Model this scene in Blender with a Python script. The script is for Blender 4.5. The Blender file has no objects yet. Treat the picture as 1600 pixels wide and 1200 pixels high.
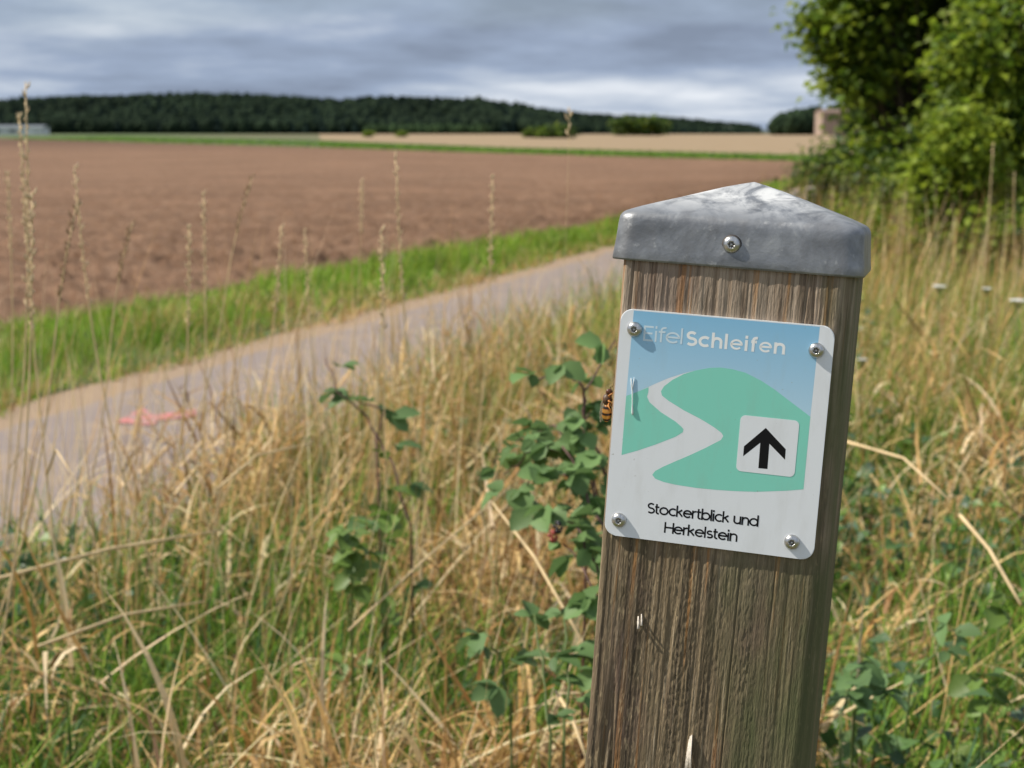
import bpy, bmesh, math, random
import numpy as np
from mathutils import Matrix, Vector

random.seed(7)
rng = np.random.default_rng(11)
SC = bpy.context.scene
COL = SC.collection

# ------------------------------------------------------------------ camera
CAM_H = 1.1
FPX = 2312.0                       # focal length in photo pixels (1600 wide)
PITCH = math.atan(395 / FPX)
cd = bpy.data.cameras.new('camera')
cam = bpy.data.objects.new('camera', cd)
COL.objects.link(cam)
cam.location = (0, 0, CAM_H)
cam.rotation_euler = (math.pi / 2 - PITCH, 0, 0)
cd.sensor_width = 17.3
cd.lens = 17.3 * FPX / 1600
cd.clip_start = 0.05
cd.clip_end = 8000
cd.dof.use_dof = True
cd.dof.focus_distance = 0.752
cd.dof.aperture_fstop = 7.3
cd.dof.aperture_blades = 7
SC.camera = cam

# ------------------------------------------------------------------ world and sun
SUN_DIR = Vector((-0.692, 0.055, 0.72)).normalized()     # towards the sun
w = bpy.data.worlds.new('World')
SC.world = w
w.use_nodes = True
nt = w.node_tree
nt.nodes.clear()
N = nt.nodes.new


def link(a, b):
    nt.links.new(a, b)


def wmath(op, a=None, b=None, c=None):
    n = N('ShaderNodeMath'); n.operation = op
    for i, v in enumerate((a, b, c)):
        if v is None: continue
        if isinstance(v, (int, float)): n.inputs[i].default_value = v
        else: link(v, n.inputs[i])
    return n.outputs[0]


out = N('ShaderNodeOutputWorld'); bg = N('ShaderNodeBackground')
sky = N('ShaderNodeTexSky'); sky.sky_type = 'NISHITA'; sky.sun_disc = False
sky.sun_elevation = math.asin(SUN_DIR.z)
sky.sun_rotation = math.atan2(SUN_DIR.x, SUN_DIR.y)
tc = N('ShaderNodeTexCoord'); sx = N('ShaderNodeSeparateXYZ'); link(tc.outputs['Generated'], sx.inputs[0])
zc = wmath('MAXIMUM', sx.outputs[2], 0.0)
zz = wmath('MULTIPLY', wmath('DIVIDE', zc, wmath('ADD', zc, 0.14)), 1.45)
cv = N('ShaderNodeCombineXYZ'); link(sx.outputs[0], cv.inputs[0]); link(sx.outputs[1], cv.inputs[1]); link(zz, cv.inputs[2])
mp = N('ShaderNodeMapping'); link(cv.outputs[0], mp.inputs[0]); mp.inputs['Location'].default_value = (4.4, 0.3, 2.2)
n1 = N('ShaderNodeTexNoise'); link(mp.outputs[0], n1.inputs['Vector'])
n1.inputs['Scale'].default_value = 3.4; n1.inputs['Detail'].default_value = 7; n1.inputs['Roughness'].default_value = 0.52
n1.inputs['Distortion'].default_value = 0.1
n3 = N('ShaderNodeTexNoise'); link(mp.outputs[0], n3.inputs['Vector']); n3.inputs['Scale'].default_value = 9.5; n3.inputs['Detail'].default_value = 5; n3.inputs['Roughness'].default_value = 0.55
cl = wmath('ADD', wmath('MULTIPLY', n1.outputs[0], 0.80), wmath('MULTIPLY', n3.outputs[0], 0.20))
ramp = N('ShaderNodeValToRGB'); link(cl, ramp.inputs[0])
cr = ramp.color_ramp
cr.elements[0].position = 0.385; cr.elements[0].color = (2.05, 2.5, 3.35, 1)
cr.elements[1].position = 0.625; cr.elements[1].color = (7.6, 7.9, 8.3, 1)
e = cr.elements.new(0.47); e.color = (2.9, 3.55, 4.75, 1)
e = cr.elements.new(0.525); e.color = (4.3, 4.9, 5.85, 1)
# thin gaps of blue between the clouds, more of them higher up
n2 = N('ShaderNodeTexNoise'); link(mp.outputs[0], n2.inputs['Vector']); n2.inputs['Scale'].default_value = 2.1; n2.inputs['Detail'].default_value = 4
gap = wmath('MULTIPLY', wmath('SUBTRACT', n2.outputs[0], 0.58), 6.0)
gap = wmath('MULTIPLY', wmath('MINIMUM', wmath('MAXIMUM', gap, 0.0), 0.55), wmath('MINIMUM', wmath('MULTIPLY', zc, 4.0), 1.0))
mixc = N('ShaderNodeMix'); mixc.data_type = 'RGBA'
link(gap, mixc.inputs[0]); link(ramp.outputs[0], mixc.inputs[6]); link(sky.outputs[0], mixc.inputs[7])
link(mixc.outputs[2], bg.inputs[0]); bg.inputs[1].default_value = 0.1
link(bg.outputs[0], out.inputs[0])

sl = bpy.data.lights.new('sun', 'SUN'); sl.energy = 5.0; sl.angle = math.radians(0.6); sl.color = (1, 0.94, 0.83)
so = bpy.data.objects.new('sun', sl); COL.objects.link(so)
so.rotation_euler = (-SUN_DIR).to_track_quat('-Z', 'Y').to_euler()
so.location = (-20, 0, 20)

SC.view_settings.view_transform = 'Standard'
SC.view_settings.look = 'None'
SC.view_settings.gamma = 1
SC.view_settings.exposure = 0.24
SC.view_settings.use_curve_mapping = False
SC.render.engine = 'CYCLES'
SC.cycles.use_denoising = True
SC.cycles.max_bounces = 6
SC.cycles.diffuse_bounces = 3
SC.cycles.transmission_bounces = 4

# ------------------------------------------------------------------ helpers


def tag(o, label=None, cat=None, group=None, kind=None):
    if label: o['label'] = label
    if cat: o['category'] = cat
    if group: o['group'] = group
    if kind: o['kind'] = kind
    return o


def empty(name, loc, rz=0):
    o = bpy.data.objects.new(name, None); COL.objects.link(o)
    o.empty_display_size = 0.1
    o.location = loc; o.rotation_euler = (0, 0, rz)
    return o


def obj(name, me, mat=None, parent=None):
    o = bpy.data.objects.new(name, me); COL.objects.link(o)
    if mat and not me.materials: me.materials.append(mat)
    if parent: o.parent = parent
    return o


def np_mesh(name, V, F, smooth=False, col=None):
    """V (n,3), F (m,3|4) arrays -> mesh; col (n,3) -> point colour attribute 'tint'"""
    V = np.asarray(V, np.float32); F = np.asarray(F, np.int32)
    me = bpy.data.meshes.new(name)
    k = F.shape[1]
    me.vertices.add(len(V)); me.vertices.foreach_set('co', V.ravel())
    me.loops.add(F.size); me.loops.foreach_set('vertex_index', F.ravel())
    me.polygons.add(len(F))
    me.polygons.foreach_set('loop_start', np.arange(len(F), dtype=np.int32) * k)
    me.polygons.foreach_set('use_smooth', np.full(len(F), bool(smooth)))
    me.update(calc_edges=True)
    if col is not None:
        a = me.color_attributes.new('tint', 'FLOAT_COLOR', 'POINT')
        c = np.ones((len(V), 4), np.float32); c[:, :3] = col
        a.data.foreach_set('color', c.ravel())
    return me


def py_mesh(name, V, F, smooth=False):
    me = bpy.data.meshes.new(name); me.from_pydata([tuple(v) for v in V], [], F)
    if smooth: me.polygons.foreach_set('use_smooth', [True] * len(me.polygons))
    me.update()
    return me


def merge(parts):
    """[(V,F)] -> one V,F with list faces"""
    V, F = [], []
    for v, f in parts:
        n = len(V); V += [tuple(p) for p in v]; F += [[i + n for i in q] for q in f]
    return V, F


def vnoise(P, seed=0):
    """vectorised value noise, P (n,2|3) -> 0..1"""
    P = np.asarray(P, np.float64)
    if P.shape[1] == 2: P = np.concatenate([P, np.zeros((len(P), 1))], 1)
    I = np.floor(P).astype(np.int64); f = P - I; f = f * f * (3 - 2 * f)

    def h(i, j, k):
        n = (i * 374761393 + j * 668265263 + k * 2147483647 + seed * 974711) & 0xffffffff
        n = ((n ^ (n >> 13)) * 1274126177) & 0xffffffff
        n = ((n ^ (n >> 16)) * 2246822519) & 0xffffffff
        return ((n ^ (n >> 15)) & 0xffffff) / float(0xffffff)
    r = 0
    for a in (0, 1):
        for b in (0, 1):
            for c in (0, 1):
                wgt = (f[:, 0] if a else 1 - f[:, 0]) * (f[:, 1] if b else 1 - f[:, 1]) * (f[:, 2] if c else 1 - f[:, 2])
                r = r + wgt * h(I[:, 0] + a, I[:, 1] + b, I[:, 2] + c)
    return r


def fbm(P, oct=4, seed=0):
    P = np.asarray(P, np.float64); r = 0; a = 0.5; s = 0
    for i in range(oct):
        r = r + a * vnoise(P * (2 ** i) + 17.3 * i, seed + i); s += a; a *= 0.5
    return r / s


def tube(pts, radii, n=6):
    """swept tube through pts -> V, F (closed ends)"""
    pts = [Vector(p) for p in pts]; V, F = [], []
    up = Vector((0.31, 0.57, 0.76))
    for i, p in enumerate(pts):
        t = (pts[min(i + 1, len(pts) - 1)] - pts[max(i - 1, 0)]).normalized()
        a = t.cross(up)
        if a.length < 1e-3: a = t.cross(Vector((1, 0, 0)))
        a.normalize(); b = t.cross(a)
        r = radii[i] if hasattr(radii, '__len__') else radii
        for k in range(n):
            q = 2 * math.pi * k / n
            V.append(p + a * math.cos(q) * r + b * math.sin(q) * r)
    for i in range(len(pts) - 1):
        for k in range(n):
            F.append([i * n + k, i * n + (k + 1) % n, (i + 1) * n + (k + 1) % n, (i + 1) * n + k])
    F.append(list(range(n))[::-1]); m = (len(pts) - 1) * n
    F.append([m + k for k in range(n)])
    return V, F


def lathe(profile, n=24, axis='y', centre=(0, 0, 0)):
    """profile [(r, h)], revolved; h grows towards -y when axis is 'y'"""
    V, F = [], []
    for r, h in profile:
        for k in range(n):
            q = 2 * math.pi * k / n
            x, z = r * math.cos(q), r * math.sin(q)
            V.append((centre[0] + x, centre[1] - h, centre[2] + z) if axis == 'y' else (centre[0] + x, centre[1] + z, centre[2] + h))
    for i in range(len(profile) - 1):
        for k in range(n):
            q = [i * n + k, i * n + (k + 1) % n, (i + 1) * n + (k + 1) % n, (i + 1) * n + k]
            F.append(q)
    return V, F


def ellipsoid(c, r, nu=16, nv=10):
    V, F = [], []
    for j in range(nv + 1):
        ph = math.pi * j / nv
        for i in range(nu):
            th = 2 * math.pi * i / nu
            V.append((c[0] + r[0] * math.sin(ph) * math.cos(th), c[1] + r[1] * math.sin(ph) * math.sin(th), c[2] + r[2] * math.cos(ph)))
    for j in range(nv):
        for i in range(nu):
            F.append([j * nu + i, (j + 1) * nu + i, (j + 1) * nu + (i + 1) % nu, j * nu + (i + 1) % nu])
    return V, F


def box(c, s):
    x, y, z = c; a, b, d = s[0] / 2, s[1] / 2, s[2] / 2
    V = [(x + i * a, y + j * b, z + k * d) for k in (-1, 1) for j in (-1, 1) for i in (-1, 1)]
    F = [[0, 2, 3, 1], [4, 5, 7, 6], [0, 1, 5, 4], [2, 6, 7, 3], [0, 4, 6, 2], [1, 3, 7, 5]]
    return V, F


# ---- materials
class Mat:
    def __init__(s, name):
        s.m = bpy.data.materials.new(name); s.m.use_nodes = True; s.t = s.m.node_tree
        s.b = s.t.nodes['Principled BSDF']; s.o = s.t.nodes['Material Output']

    def n(s, kind, **kw):
        n = s.t.nodes.new('ShaderNode' + kind)
        for k, v in kw.items():
            if k in n.inputs: s.put(v, n.inputs[k])
            else: setattr(n, k, v)
        return n

    def put(s, v, sock):
        if hasattr(v, 'is_output') or isinstance(v, bpy.types.NodeSocket): s.t.links.new(v, sock)
        else: sock.default_value = v

    def math(s, op, *a):
        n = s.t.nodes.new('ShaderNodeMath'); n.operation = op
        for i, v in enumerate(a): s.put(v, n.inputs[i])
        return n.outputs[0]

    def mix(s, f, a, b, mode='MIX'):
        n = s.t.nodes.new('ShaderNodeMix'); n.data_type = 'RGBA'; n.blend_type = mode
        s.put(f, n.inputs[0])
        for v, i in ((a, 6), (b, 7)):
            s.put((*v, 1) if isinstance(v, tuple) and len(v) == 3 else v, n.inputs[i])
        return n.outputs[2]

    def ramp(s, f, stops, interp='LINEAR'):
        n = s.t.nodes.new('ShaderNodeValToRGB'); s.put(f, n.inputs[0]); r = n.color_ramp; r.interpolation = interp
        while len(r.elements) < len(stops): r.elements.new(0.5)
        for e, (p, c) in zip(r.elements, stops):
            e.position = p; e.color = (*c, 1) if isinstance(c, tuple) else (c, c, c, 1)
        return n.outputs[0]

    def coord(s, which='Object', scale=(1, 1, 1), loc=(0, 0, 0)):
        t = s.n('TexCoord'); m = s.n('Mapping'); s.put(t.outputs[which], m.inputs[0])
        m.inputs['Scale'].default_value = scale; m.inputs['Location'].default_value = loc
        return m.outputs[0]

    def noise(s, vec, scale, detail=4, rough=0.5, dist=0.0):
        n = s.n('TexNoise'); s.put(vec, n.inputs['Vector'])
        n.inputs['Scale'].default_value = scale; n.inputs['Detail'].default_value = detail
        n.inputs['Roughness'].default_value = rough; n.inputs['Distortion'].default_value = dist
        return n.outputs[0]

    def bump(s, h, strength=0.5, dist=0.01):
        n = s.n('Bump'); n.inputs['Strength'].default_value = strength; n.inputs['Distance'].default_value = dist
        s.put(h, n.inputs['Height']); s.put(n.outputs[0], s.b.inputs['Normal'])

    def set(s, **kw):
        for k, v in kw.items():
            k = k.replace('_', ' ')
            if isinstance(v, tuple) and len(v) == 3: v = (*v, 1)
            s.put(v, s.b.inputs[k])
        return s


def plain(name, c, rough=0.6, metal=0.0, spec=0.5, var=0.0, scale=200):
    m = Mat(name)
    if var:
        f = m.noise(m.coord(), scale, 4)
        lo = tuple(x * (1 - var) for x in c); hi = tuple(min(1, x * (1 + var)) for x in c)
        m.set(Base_Color=m.ramp(f, [(0.3, lo), (0.7, hi)]))
    else: m.set(Base_Color=c)
    m.b.inputs['Roughness'].default_value = rough; m.b.inputs['Metallic'].default_value = metal
    m.b.inputs['Specular IOR Level'].default_value = spec
    return m.m


def leafmat(name, trans=0.3, rough=0.55, spec=0.3, tint=None):
    """foliage: colour from the point attribute (or a constant), with light shining through"""
    m = Mat(name)
    if tint is None: c = m.n('Attribute', attribute_name='tint').outputs['Color']
    else:
        inf = m.n('ObjectInfo').outputs['Random']
        c = m.mix(inf, tuple(x * 0.75 for x in tint), tuple(x * 1.2 for x in tint))
    m.set(Base_Color=c, Roughness=rough); m.b.inputs['Specular IOR Level'].default_value = spec
    tr = m.n('BsdfTranslucent'); m.put(c, tr.inputs[0])
    mx = m.n('MixShader'); mx.inputs[0].default_value = trans
    m.put(m.b.outputs[0], mx.inputs[1]); m.put(tr.outputs[0], mx.inputs[2]); m.put(mx.outputs[0], m.o.inputs[0])
    return m.m


def ground_pt(px, py, z=0.0):
    """where the sight line through a photo pixel meets the height z (used to lay out the land)"""
    x, y = (px - 800) / FPX, (py - 600) / FPX
    d = Vector((x, math.cos(PITCH) - y * math.sin(PITCH), -math.sin(PITCH) - y * math.cos(PITCH)))
    t = (z - CAM_H) / d.z
    return d.x * t, d.y * t


def at_depth(px, py, Y):
    x, y = (px - 800) / FPX, (py - 600) / FPX
    d = Vector((x, math.cos(PITCH) - y * math.sin(PITCH), -math.sin(PITCH) - y * math.cos(PITCH)))
    t = Y / d.y
    return Vector((d.x * t, Y, CAM_H + d.z * t))


def sheet(name, poly, z, mat):
    me = bpy.data.meshes.new(name)
    bm = bmesh.new(); vs = [bm.verts.new((x, y, z)) for x, y in poly]
    f = bm.faces.new(vs); f.normal_update(); bmesh.ops.triangulate(bm, faces=[f]); bm.normal_update()
    for q in bm.faces:
        if q.normal.z < 0: q.normal_flip()
    bm.to_mesh(me); bm.free()
    o = obj(name, me, mat)
    o['kind'] = 'structure'
    return o


# ================================================================== THE LAND
m = Mat('dry_ground'); v = m.coord()
gc = m.mix(m.noise(v, 6, 6, .6), (.085, .06, .032), (.16, .115, .06))
m.set(Base_Color=m.mix(m.ramp(m.noise(v, .7, 6, .65), [(.40, 0.), (.58, .9)]), gc, (.085, .115, .03)), Roughness=.95)
m.bump(m.noise(v, 60, 4), .6, .02)
M_ground = m.m
# ground is one sheet out to the horizon
bmg = bmesh.new(); bmesh.ops.create_circle(bmg, cap_ends=True, segments=96, radius=4000)
meg = bpy.data.meshes.new('ground'); bmg.to_mesh(meg); bmg.free()
tag(obj('ground', meg, M_ground), kind='structure')

# path: far edge of the gravel shoulder as a polyline, everything else is an offset of it
FAR = [(-4.9, -2.8), (-2.05, 5.83), (-.81, 9.4), (1.02, 14.77), (5.64, 29.9), (10.2, 45), (16.5, 64)]


def off(poly, d):
    r = []
    for i, (x, y) in enumerate(poly):
        a = poly[max(i - 1, 0)]; b = poly[min(i + 1, len(poly) - 1)]
        tx, ty = b[0] - a[0], b[1] - a[1]; L = math.hypot(tx, ty)
        r.append((x + ty / L * d, y - tx / L * d))
    return r


def dense(poly, step=0.25):
    r = []
    for (a, b), (c, d) in zip(poly, poly[1:]):
        n = max(1, int(math.hypot(c - a, d - b) / step))
        r += [(a + (c - a) * i / n, b + (d - b) * i / n) for i in range(n)]
    return r + [poly[-1]]


def wobble(poly, amp, seed):
    P = np.array(poly); n = fbm(P * 1.7, 3, seed) - .5
    return [(x + amp * k, y) for (x, y), k in zip(poly, n)]


FARD = dense(FAR)
m = Mat('sandy_gravel'); v = m.coord()
m.set(Base_Color=m.mix(m.noise(v, 25, 6, .7), (.22, .15, .095), (.42, .30, .20)), Roughness=.95)
m.bump(m.noise(v, 120, 3), .8, .01)
sheet('gravel_shoulder', wobble(FARD, .10, 3) + wobble(off(FARD, 1.95), .15, 4)[::-1], .006, m.m)
m = Mat('asphalt'); v = m.coord()
big = m.noise(v, 1.6, 5, .6); fine = m.noise(v, 160, 3, .7)
c = m.mix(big, (.17, .135, .125), (.26, .21, .19))
c = m.mix(m.math('MULTIPLY', fine, .5), c, (.30, .24, .215))
c = m.mix(m.ramp(m.noise(v, 5, 6, .7), [(.48, 0.), (.66, .85)]), c, (.34, .25, .175))
m.set(Base_Color=c, Roughness=.9); m.bump(fine, .5, .006)
sheet('asphalt_path', wobble(off(FARD, .29), .18, 5) + wobble(off(FARD, 1.62), .30, 6)[::-1], .012, m.m)

# ploughed field, clods as relief; near edge follows the verge, back edge follows the strip of grass
EDGE = [(-6.2, .2), (-2.98, 8.54), (-2.53, 9.69), (-1.66, 11.99), (1.28, 18.51), (7.9, 40.08), (11.2, 52.5)]
BACK = [(11.2, 52.5), (0, 72.5), (-12.88, 100.5), (-74.4, 217.9), (-190, 330)]


def ray_poly(theta, poly, fallback):
    dx, dy = math.sin(theta), math.cos(theta)
    for (a, b), (c, d) in zip(poly, poly[1:]):
        ex, ey = c - a, d - b; den = dx * ey - dy * ex
        if abs(den) < 1e-9: continue
        t = (a * ey - b * ex) / den; s = (a * dy - b * dx) / den
        if t > 0 and -1e-6 <= s <= 1 + 1e-6: return t
    return fallback


NA, NR = 300, 330
ths = np.linspace(math.radians(-50), math.atan2(11.15, 52.3), NA)
rn = np.array([ray_poly(t, [(x + .35, y) for x, y in EDGE], 6.0) for t in ths]); rf = np.array([ray_poly(t, BACK, 330.) for t in ths])
u = np.linspace(0, 1, NR)
Rr = rn[:, None] * (rf / rn)[:, None] ** u[None, :]
PX = (Rr * np.sin(ths)[:, None]).ravel(); PY = (Rr * np.cos(ths)[:, None]).ravel()
P2 = np.stack([PX, PY], 1)
am = np.clip(1.15 - (Rr.ravel() - 9) / 30, .22, 1)
hz = (fbm(P2 * 1.6, 3, 21) - .5) * .14 + np.abs(fbm(P2 * 7.5, 3, 22) - .5) * .20 + (fbm(P2 * 15, 2, 25) - .5) * .12
trk = np.abs(P2[:, 1] - .35 * P2[:, 0] - 25.0); hz -= np.clip(1 - np.abs(trk - .9) / .35, 0, 1) * .07
ef = np.clip(np.tile(u, NA) / .03, 0, 1)
Z = .022 + np.maximum(hz * am, -.014) * ef
idx = np.arange(NA * NR).reshape(NA, NR)
Fq = np.stack([idx[:-1, :-1], idx[1:, :-1], idx[1:, 1:], idx[:-1, 1:]], -1).reshape(-1, 4)[:, ::-1]
m = Mat('tilled_soil'); v = m.coord()
c = m.mix(m.ramp(m.noise(v, .25, 5, .6), [(.35, 0.), (.65, 1.)]), (.15, .082, .048), (.235, .13, .078))
c = m.mix(m.ramp(m.noise(v, 9, 5, .65), [(.35, .0), (.7, .8)]), c, (.28, .18, .12))
sepv = m.n('SeparateXYZ'); m.put(v, sepv.inputs[0])
fv = m.n('Mapping'); m.put(v, fv.inputs[0]); fv.inputs['Rotation'].default_value = (0, 0, -.34); fv.inputs['Scale'].default_value = (.10, 1.4, 1)
c = m.mix(m.ramp(m.noise(fv.outputs[0], .9, 5, .65), [(.46, 0.), (.62, .55)]), c, (.125, .07, .043))          # working direction of the harrow
c = m.mix(m.ramp(m.noise(v, 55, 3, .6), [(.56, 0.), (.70, .6)]), c, (.34, .25, .18))                          # stones and dry crumbs
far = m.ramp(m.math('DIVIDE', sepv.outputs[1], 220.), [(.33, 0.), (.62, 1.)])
c = m.mix(m.math('MULTIPLY', far, .75), c, (.105, .062, .043))     # cloud shade over the far end, painted into the soil colour
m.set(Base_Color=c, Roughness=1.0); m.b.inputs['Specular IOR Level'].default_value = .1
m.bump(m.noise(v, 30, 5, .7), .9, .03)
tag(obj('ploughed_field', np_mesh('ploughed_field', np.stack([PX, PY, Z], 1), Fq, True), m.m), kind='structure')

# far fields
m = Mat('stubble'); v = m.coord(scale=(1, .35, 1))
m.set(Base_Color=m.mix(m.noise(v, .5, 5, .6), (.225, .155, .082), (.32, .225, .125)), Roughness=1.)
STRIPBACK = [(13.8, 66), (0, 100.5), (-23.9, 186.8), (-90, 374)]
sheet('stubble_field', [(60, 40)] + STRIPBACK[:3] + [(-72, 560), (60, 560), (330, 560), (330, 120)], .02, m.m)
m = Mat('meadow_soil'); v = m.coord()
m.set(Base_Color=m.mix(m.noise(v, 3, 5, .6), (.05, .085, .018), (.10, .13, .035)), Roughness=1.)
M_meadow = m.m
sheet('meadow', [(11.2, 52.5), (0, 72.5), (-12.88, 100.5), (-74.4, 217.9), (-190, 330), (-330, 420), (-330, 590), (-92, 590), (-90, 374), (-23.9, 186.8), (0, 100.5), (13.8, 66), (30, 42), (11, 45)], .012, M_meadow)
sheet('grass_verge', [(x + .25, y) for x, y in EDGE] + [(9.8, 47.5)] + FAR[-3::-1], .009, M_meadow)

# ================================================================== GRASS (nobody could count it)


def blades(P, az, tilt, bend, L, W, col, segs=3, twist=None, tipdark=1.0):
    n = len(P)
    if twist is None: twist = rng.uniform(-.9, .9, n)
    dirx, diry = np.cos(az), np.sin(az)
    sx_, sy_ = np.cos(az + math.pi / 2 + twist), np.sin(az + math.pi / 2 + twist)
    V = np.zeros((n, 2 * segs + 1, 3)); C = np.zeros((n, 2 * segs + 1, 3))
    p = np.array(P, float)
    for j in range(segs + 1):
        wj = W * (1 - (j / segs) ** 1.6) * .5 if j else W * .4
        if j < segs:
            V[:, 2 * j] = p; V[:, 2 * j + 1] = p
            V[:, 2 * j, 0] -= sx_ * wj; V[:, 2 * j, 1] -= sy_ * wj
            V[:, 2 * j + 1, 0] += sx_ * wj; V[:, 2 * j + 1, 1] += sy_ * wj
            C[:, 2 * j] = col; C[:, 2 * j + 1] = col
            a = tilt + bend * (j + .5) / segs
            p = p + np.stack([dirx * np.sin(a), diry * np.sin(a), np.cos(a)], 1) * (L / segs)[:, None]
            p[:, 2] = np.maximum(p[:, 2], .006)
        else:
            V[:, 2 * segs] = p; C[:, 2 * segs] = col * tipdark
    b = np.arange(n)[:, None] * (2 * segs + 1)
    F = []
    for j in range(segs - 1):
        F += [np.stack([b[:, 0] + 2 * j, b[:, 0] + 2 * j + 1, b[:, 0] + 2 * j + 3], 1), np.stack([b[:, 0] + 2 * j, b[:, 0] + 2 * j + 3, b[:, 0] + 2 * j + 2], 1)]
    j = segs - 1
    F.append(np.stack([b[:, 0] + 2 * j, b[:, 0] + 2 * j + 1, b[:, 0] + 2 * j + 2], 1))
    return V.reshape(-1, 3), np.concatenate(F), C.reshape(-1, 3)


def cat_blades(bs):
    V, F, C = [], [], []; n = 0
    for v, f, c in bs:
        V.append(v); F.append(f + n); C.append(c); n += len(v)
    return np.concatenate(V), np.concatenate(F), np.concatenate(C)


STRAW = np.array([[.68, .47, .21], [.57, .365, .14], [.43, .25, .085], [.28, .155, .055], [.76, .60, .36], [.15, .085, .035]])
GREEN = np.array([[.13, .25, .024], [.185, .32, .032], [.085, .18, .024], [.048, .115, .030], [.26, .36, .05], [.05, .125, .05]])


def pick(pal, n, wts, jit=.16):
    wts = np.array(wts, float); wts /= wts.sum()
    c = pal[rng.choice(len(pal), n, p=wts)]
    return np.clip(c * rng.uniform(1 - jit, 1 + jit, (n, 1)) * rng.uniform(.95, 1.05, (n, 3)), 0, 1)


def px_far(y):                       # x of the far shoulder edge at distance y
    return np.interp(y, [p[1] for p in FAR], [p[0] for p in FAR])


def scatter(n, d0, d1, x0=-.5, x1=.5, edge=1.74, power=1.0):
    """points on the near side of the path, density falling with distance; x0..x1 are slopes x/y"""
    r = d0 * (d1 / d0) ** (rng.uniform(0, 1, n * 3) ** power)
    s = rng.uniform(x0, x1, n * 3)
    x = s * r; y = r
    wob = (fbm(np.stack([x, y], 1) * 2.2, 3, 61) - .5) * .55
    ok = x > px_far(y) + edge * 1.054 + wob
    x, y = x[ok][:n], y[ok][:n]
    return np.stack([x, y, np.zeros(len(x))], 1)


M_blade = leafmat('grass_blades', .28, .6, .25)
bs = []
patch = lambda P, sc=1.5, sd=41: fbm(P[:, :2] * sc, 3, sd)


def keep_clear(P, L, tilt):
    """no blade may rise between the lens and the marker post's face"""
    top = L * np.cos(np.minimum(tilt, 1.2))
    near = (P[:, 1] < 1.25)
    return ~(near & (top > .40)) & ~((P[:, 1] < .95) & (top > .25))


def add(P, **kw):
    k = keep_clear(P, kw['L'], kw['tilt'])
    kw = {a: (b[k] if hasattr(b, '__len__') and len(b) == len(P) else b) for a, b in kw.items()}
    bs.append(blades(P[k], **kw))


def greenness(P):
    s_ = P[:, 0] / P[:, 1]
    return patch(P, 2.3, 47) + np.clip((3.0 - P[:, 1]) * .13, -.05, .17) + .025 - .10 * np.clip(1 - (P[:, 0] - px_far(P[:, 1]) - 1.7) / .7, 0, 1) + .14 * np.clip((s_ - .12) * 8, 0, 1)


def thin(P):                       # straw gives way where the grass is green
    return np.where(rng.uniform(0, 1, len(P)) < np.clip((greenness(P) - .47) * 8, 0, .88), .22, 1.0)


mound = lambda P: np.clip(.04 + .95 * (fbm(P[:, :2] * 3.4, 3, 88) - .30), .03, .46)   # tussocks and hollows
# matted straw lying in every direction
P = scatter(46000, .9, 7.5); n = len(P)
P[:, 2] = mound(P) * rng.uniform(.25, 1.0, n) * np.clip(.55 + P[:, 1] * .2, .6, 1)
add(P, az=rng.uniform(0, 6.28, n), tilt=rng.normal(1.1, .45, n), bend=rng.uniform(-.9, 1.9, n), L=rng.uniform(.08, .30, n) * thin(P), W=rng.uniform(.003, .0095, n), col=pick(STRAW, n, [2.6, 3, 2.4, 2.2, 2.2, 1.6], .25), segs=4)
# curled dry leaf blades, broad and pale
P = scatter(15000, 1.0, 6.5); n = len(P)
P[:, 2] = mound(P) * rng.uniform(.3, 1.0, n)
add(P, az=rng.uniform(0, 6.28, n), tilt=rng.normal(.6, .45, n), bend=rng.uniform(.6, 3.0, n), L=rng.uniform(.10, .30, n) * np.maximum(thin(P), .5), W=rng.uniform(.005, .012, n), col=pick(STRAW, n, [3, 2.4, 1.6, 1, 4, .6], .22), segs=5)
# standing dry stems and leaves
P = scatter(1500, 1.1, 7.5); n = len(P); g = patch(P)
add(P, az=rng.uniform(0, 6.28, n), tilt=np.abs(rng.normal(.35, .3, n)), bend=rng.uniform(0, 1.1, n), L=rng.uniform(.24, .54, n) * (0.6 + .8 * g) * thin(P), W=rng.uniform(.002, .0045, n), col=pick(STRAW, n, [3, 3, 2.4, 1.8, 2.2, 1]))
# leaning and fallen culms, long and straight
P = scatter(900, 1.5, 7.0, -.5, .5); n = len(P); P[:, 2] = rng.uniform(0, .22, n)
add(P, az=np.where(rng.uniform(0, 1, n) < .5, rng.normal(.25, .6, n), rng.uniform(0, 6.28, n)), tilt=rng.uniform(.6, 1.5, n), bend=rng.uniform(0, .45, n), L=rng.uniform(.25, .65, n), W=rng.uniform(.0024, .0044, n), col=pick(STRAW, n, [3, 3, 2, 1, 3, .3]), segs=4)
# taller thin culms, many of them along the path
P = np.concatenate([scatter(260, 1.7, 7.5, -.5, .45), scatter(420, 3.2, 7.5, -.5, .12, 1.2), scatter(110, 1.3, 2.1, -.22, .10)]); n = len(P)
add(P, az=rng.normal(.2, 1.2, n), tilt=np.abs(rng.normal(.15, .15, n)), bend=rng.uniform(0, .5, n), L=rng.uniform(.40, .80, n), W=rng.uniform(.002, .0036, n), col=pick(STRAW, n, [3, 3, 2, 1, 3, .3]), segs=4)
# seeding culms standing head high before the path and verge
P = scatter(170, 2.3, 3.9, -.42, .0); n = len(P)
add(P, az=rng.normal(.3, 1.3, n), tilt=np.abs(rng.normal(.10, .10, n)), bend=rng.uniform(0, .55, n), L=rng.uniform(.62, 1.0, n), W=rng.uniform(.0026, .0048, n), col=pick(STRAW, n, [3, 2, 1, .4, 4, .1]), segs=5)
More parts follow.
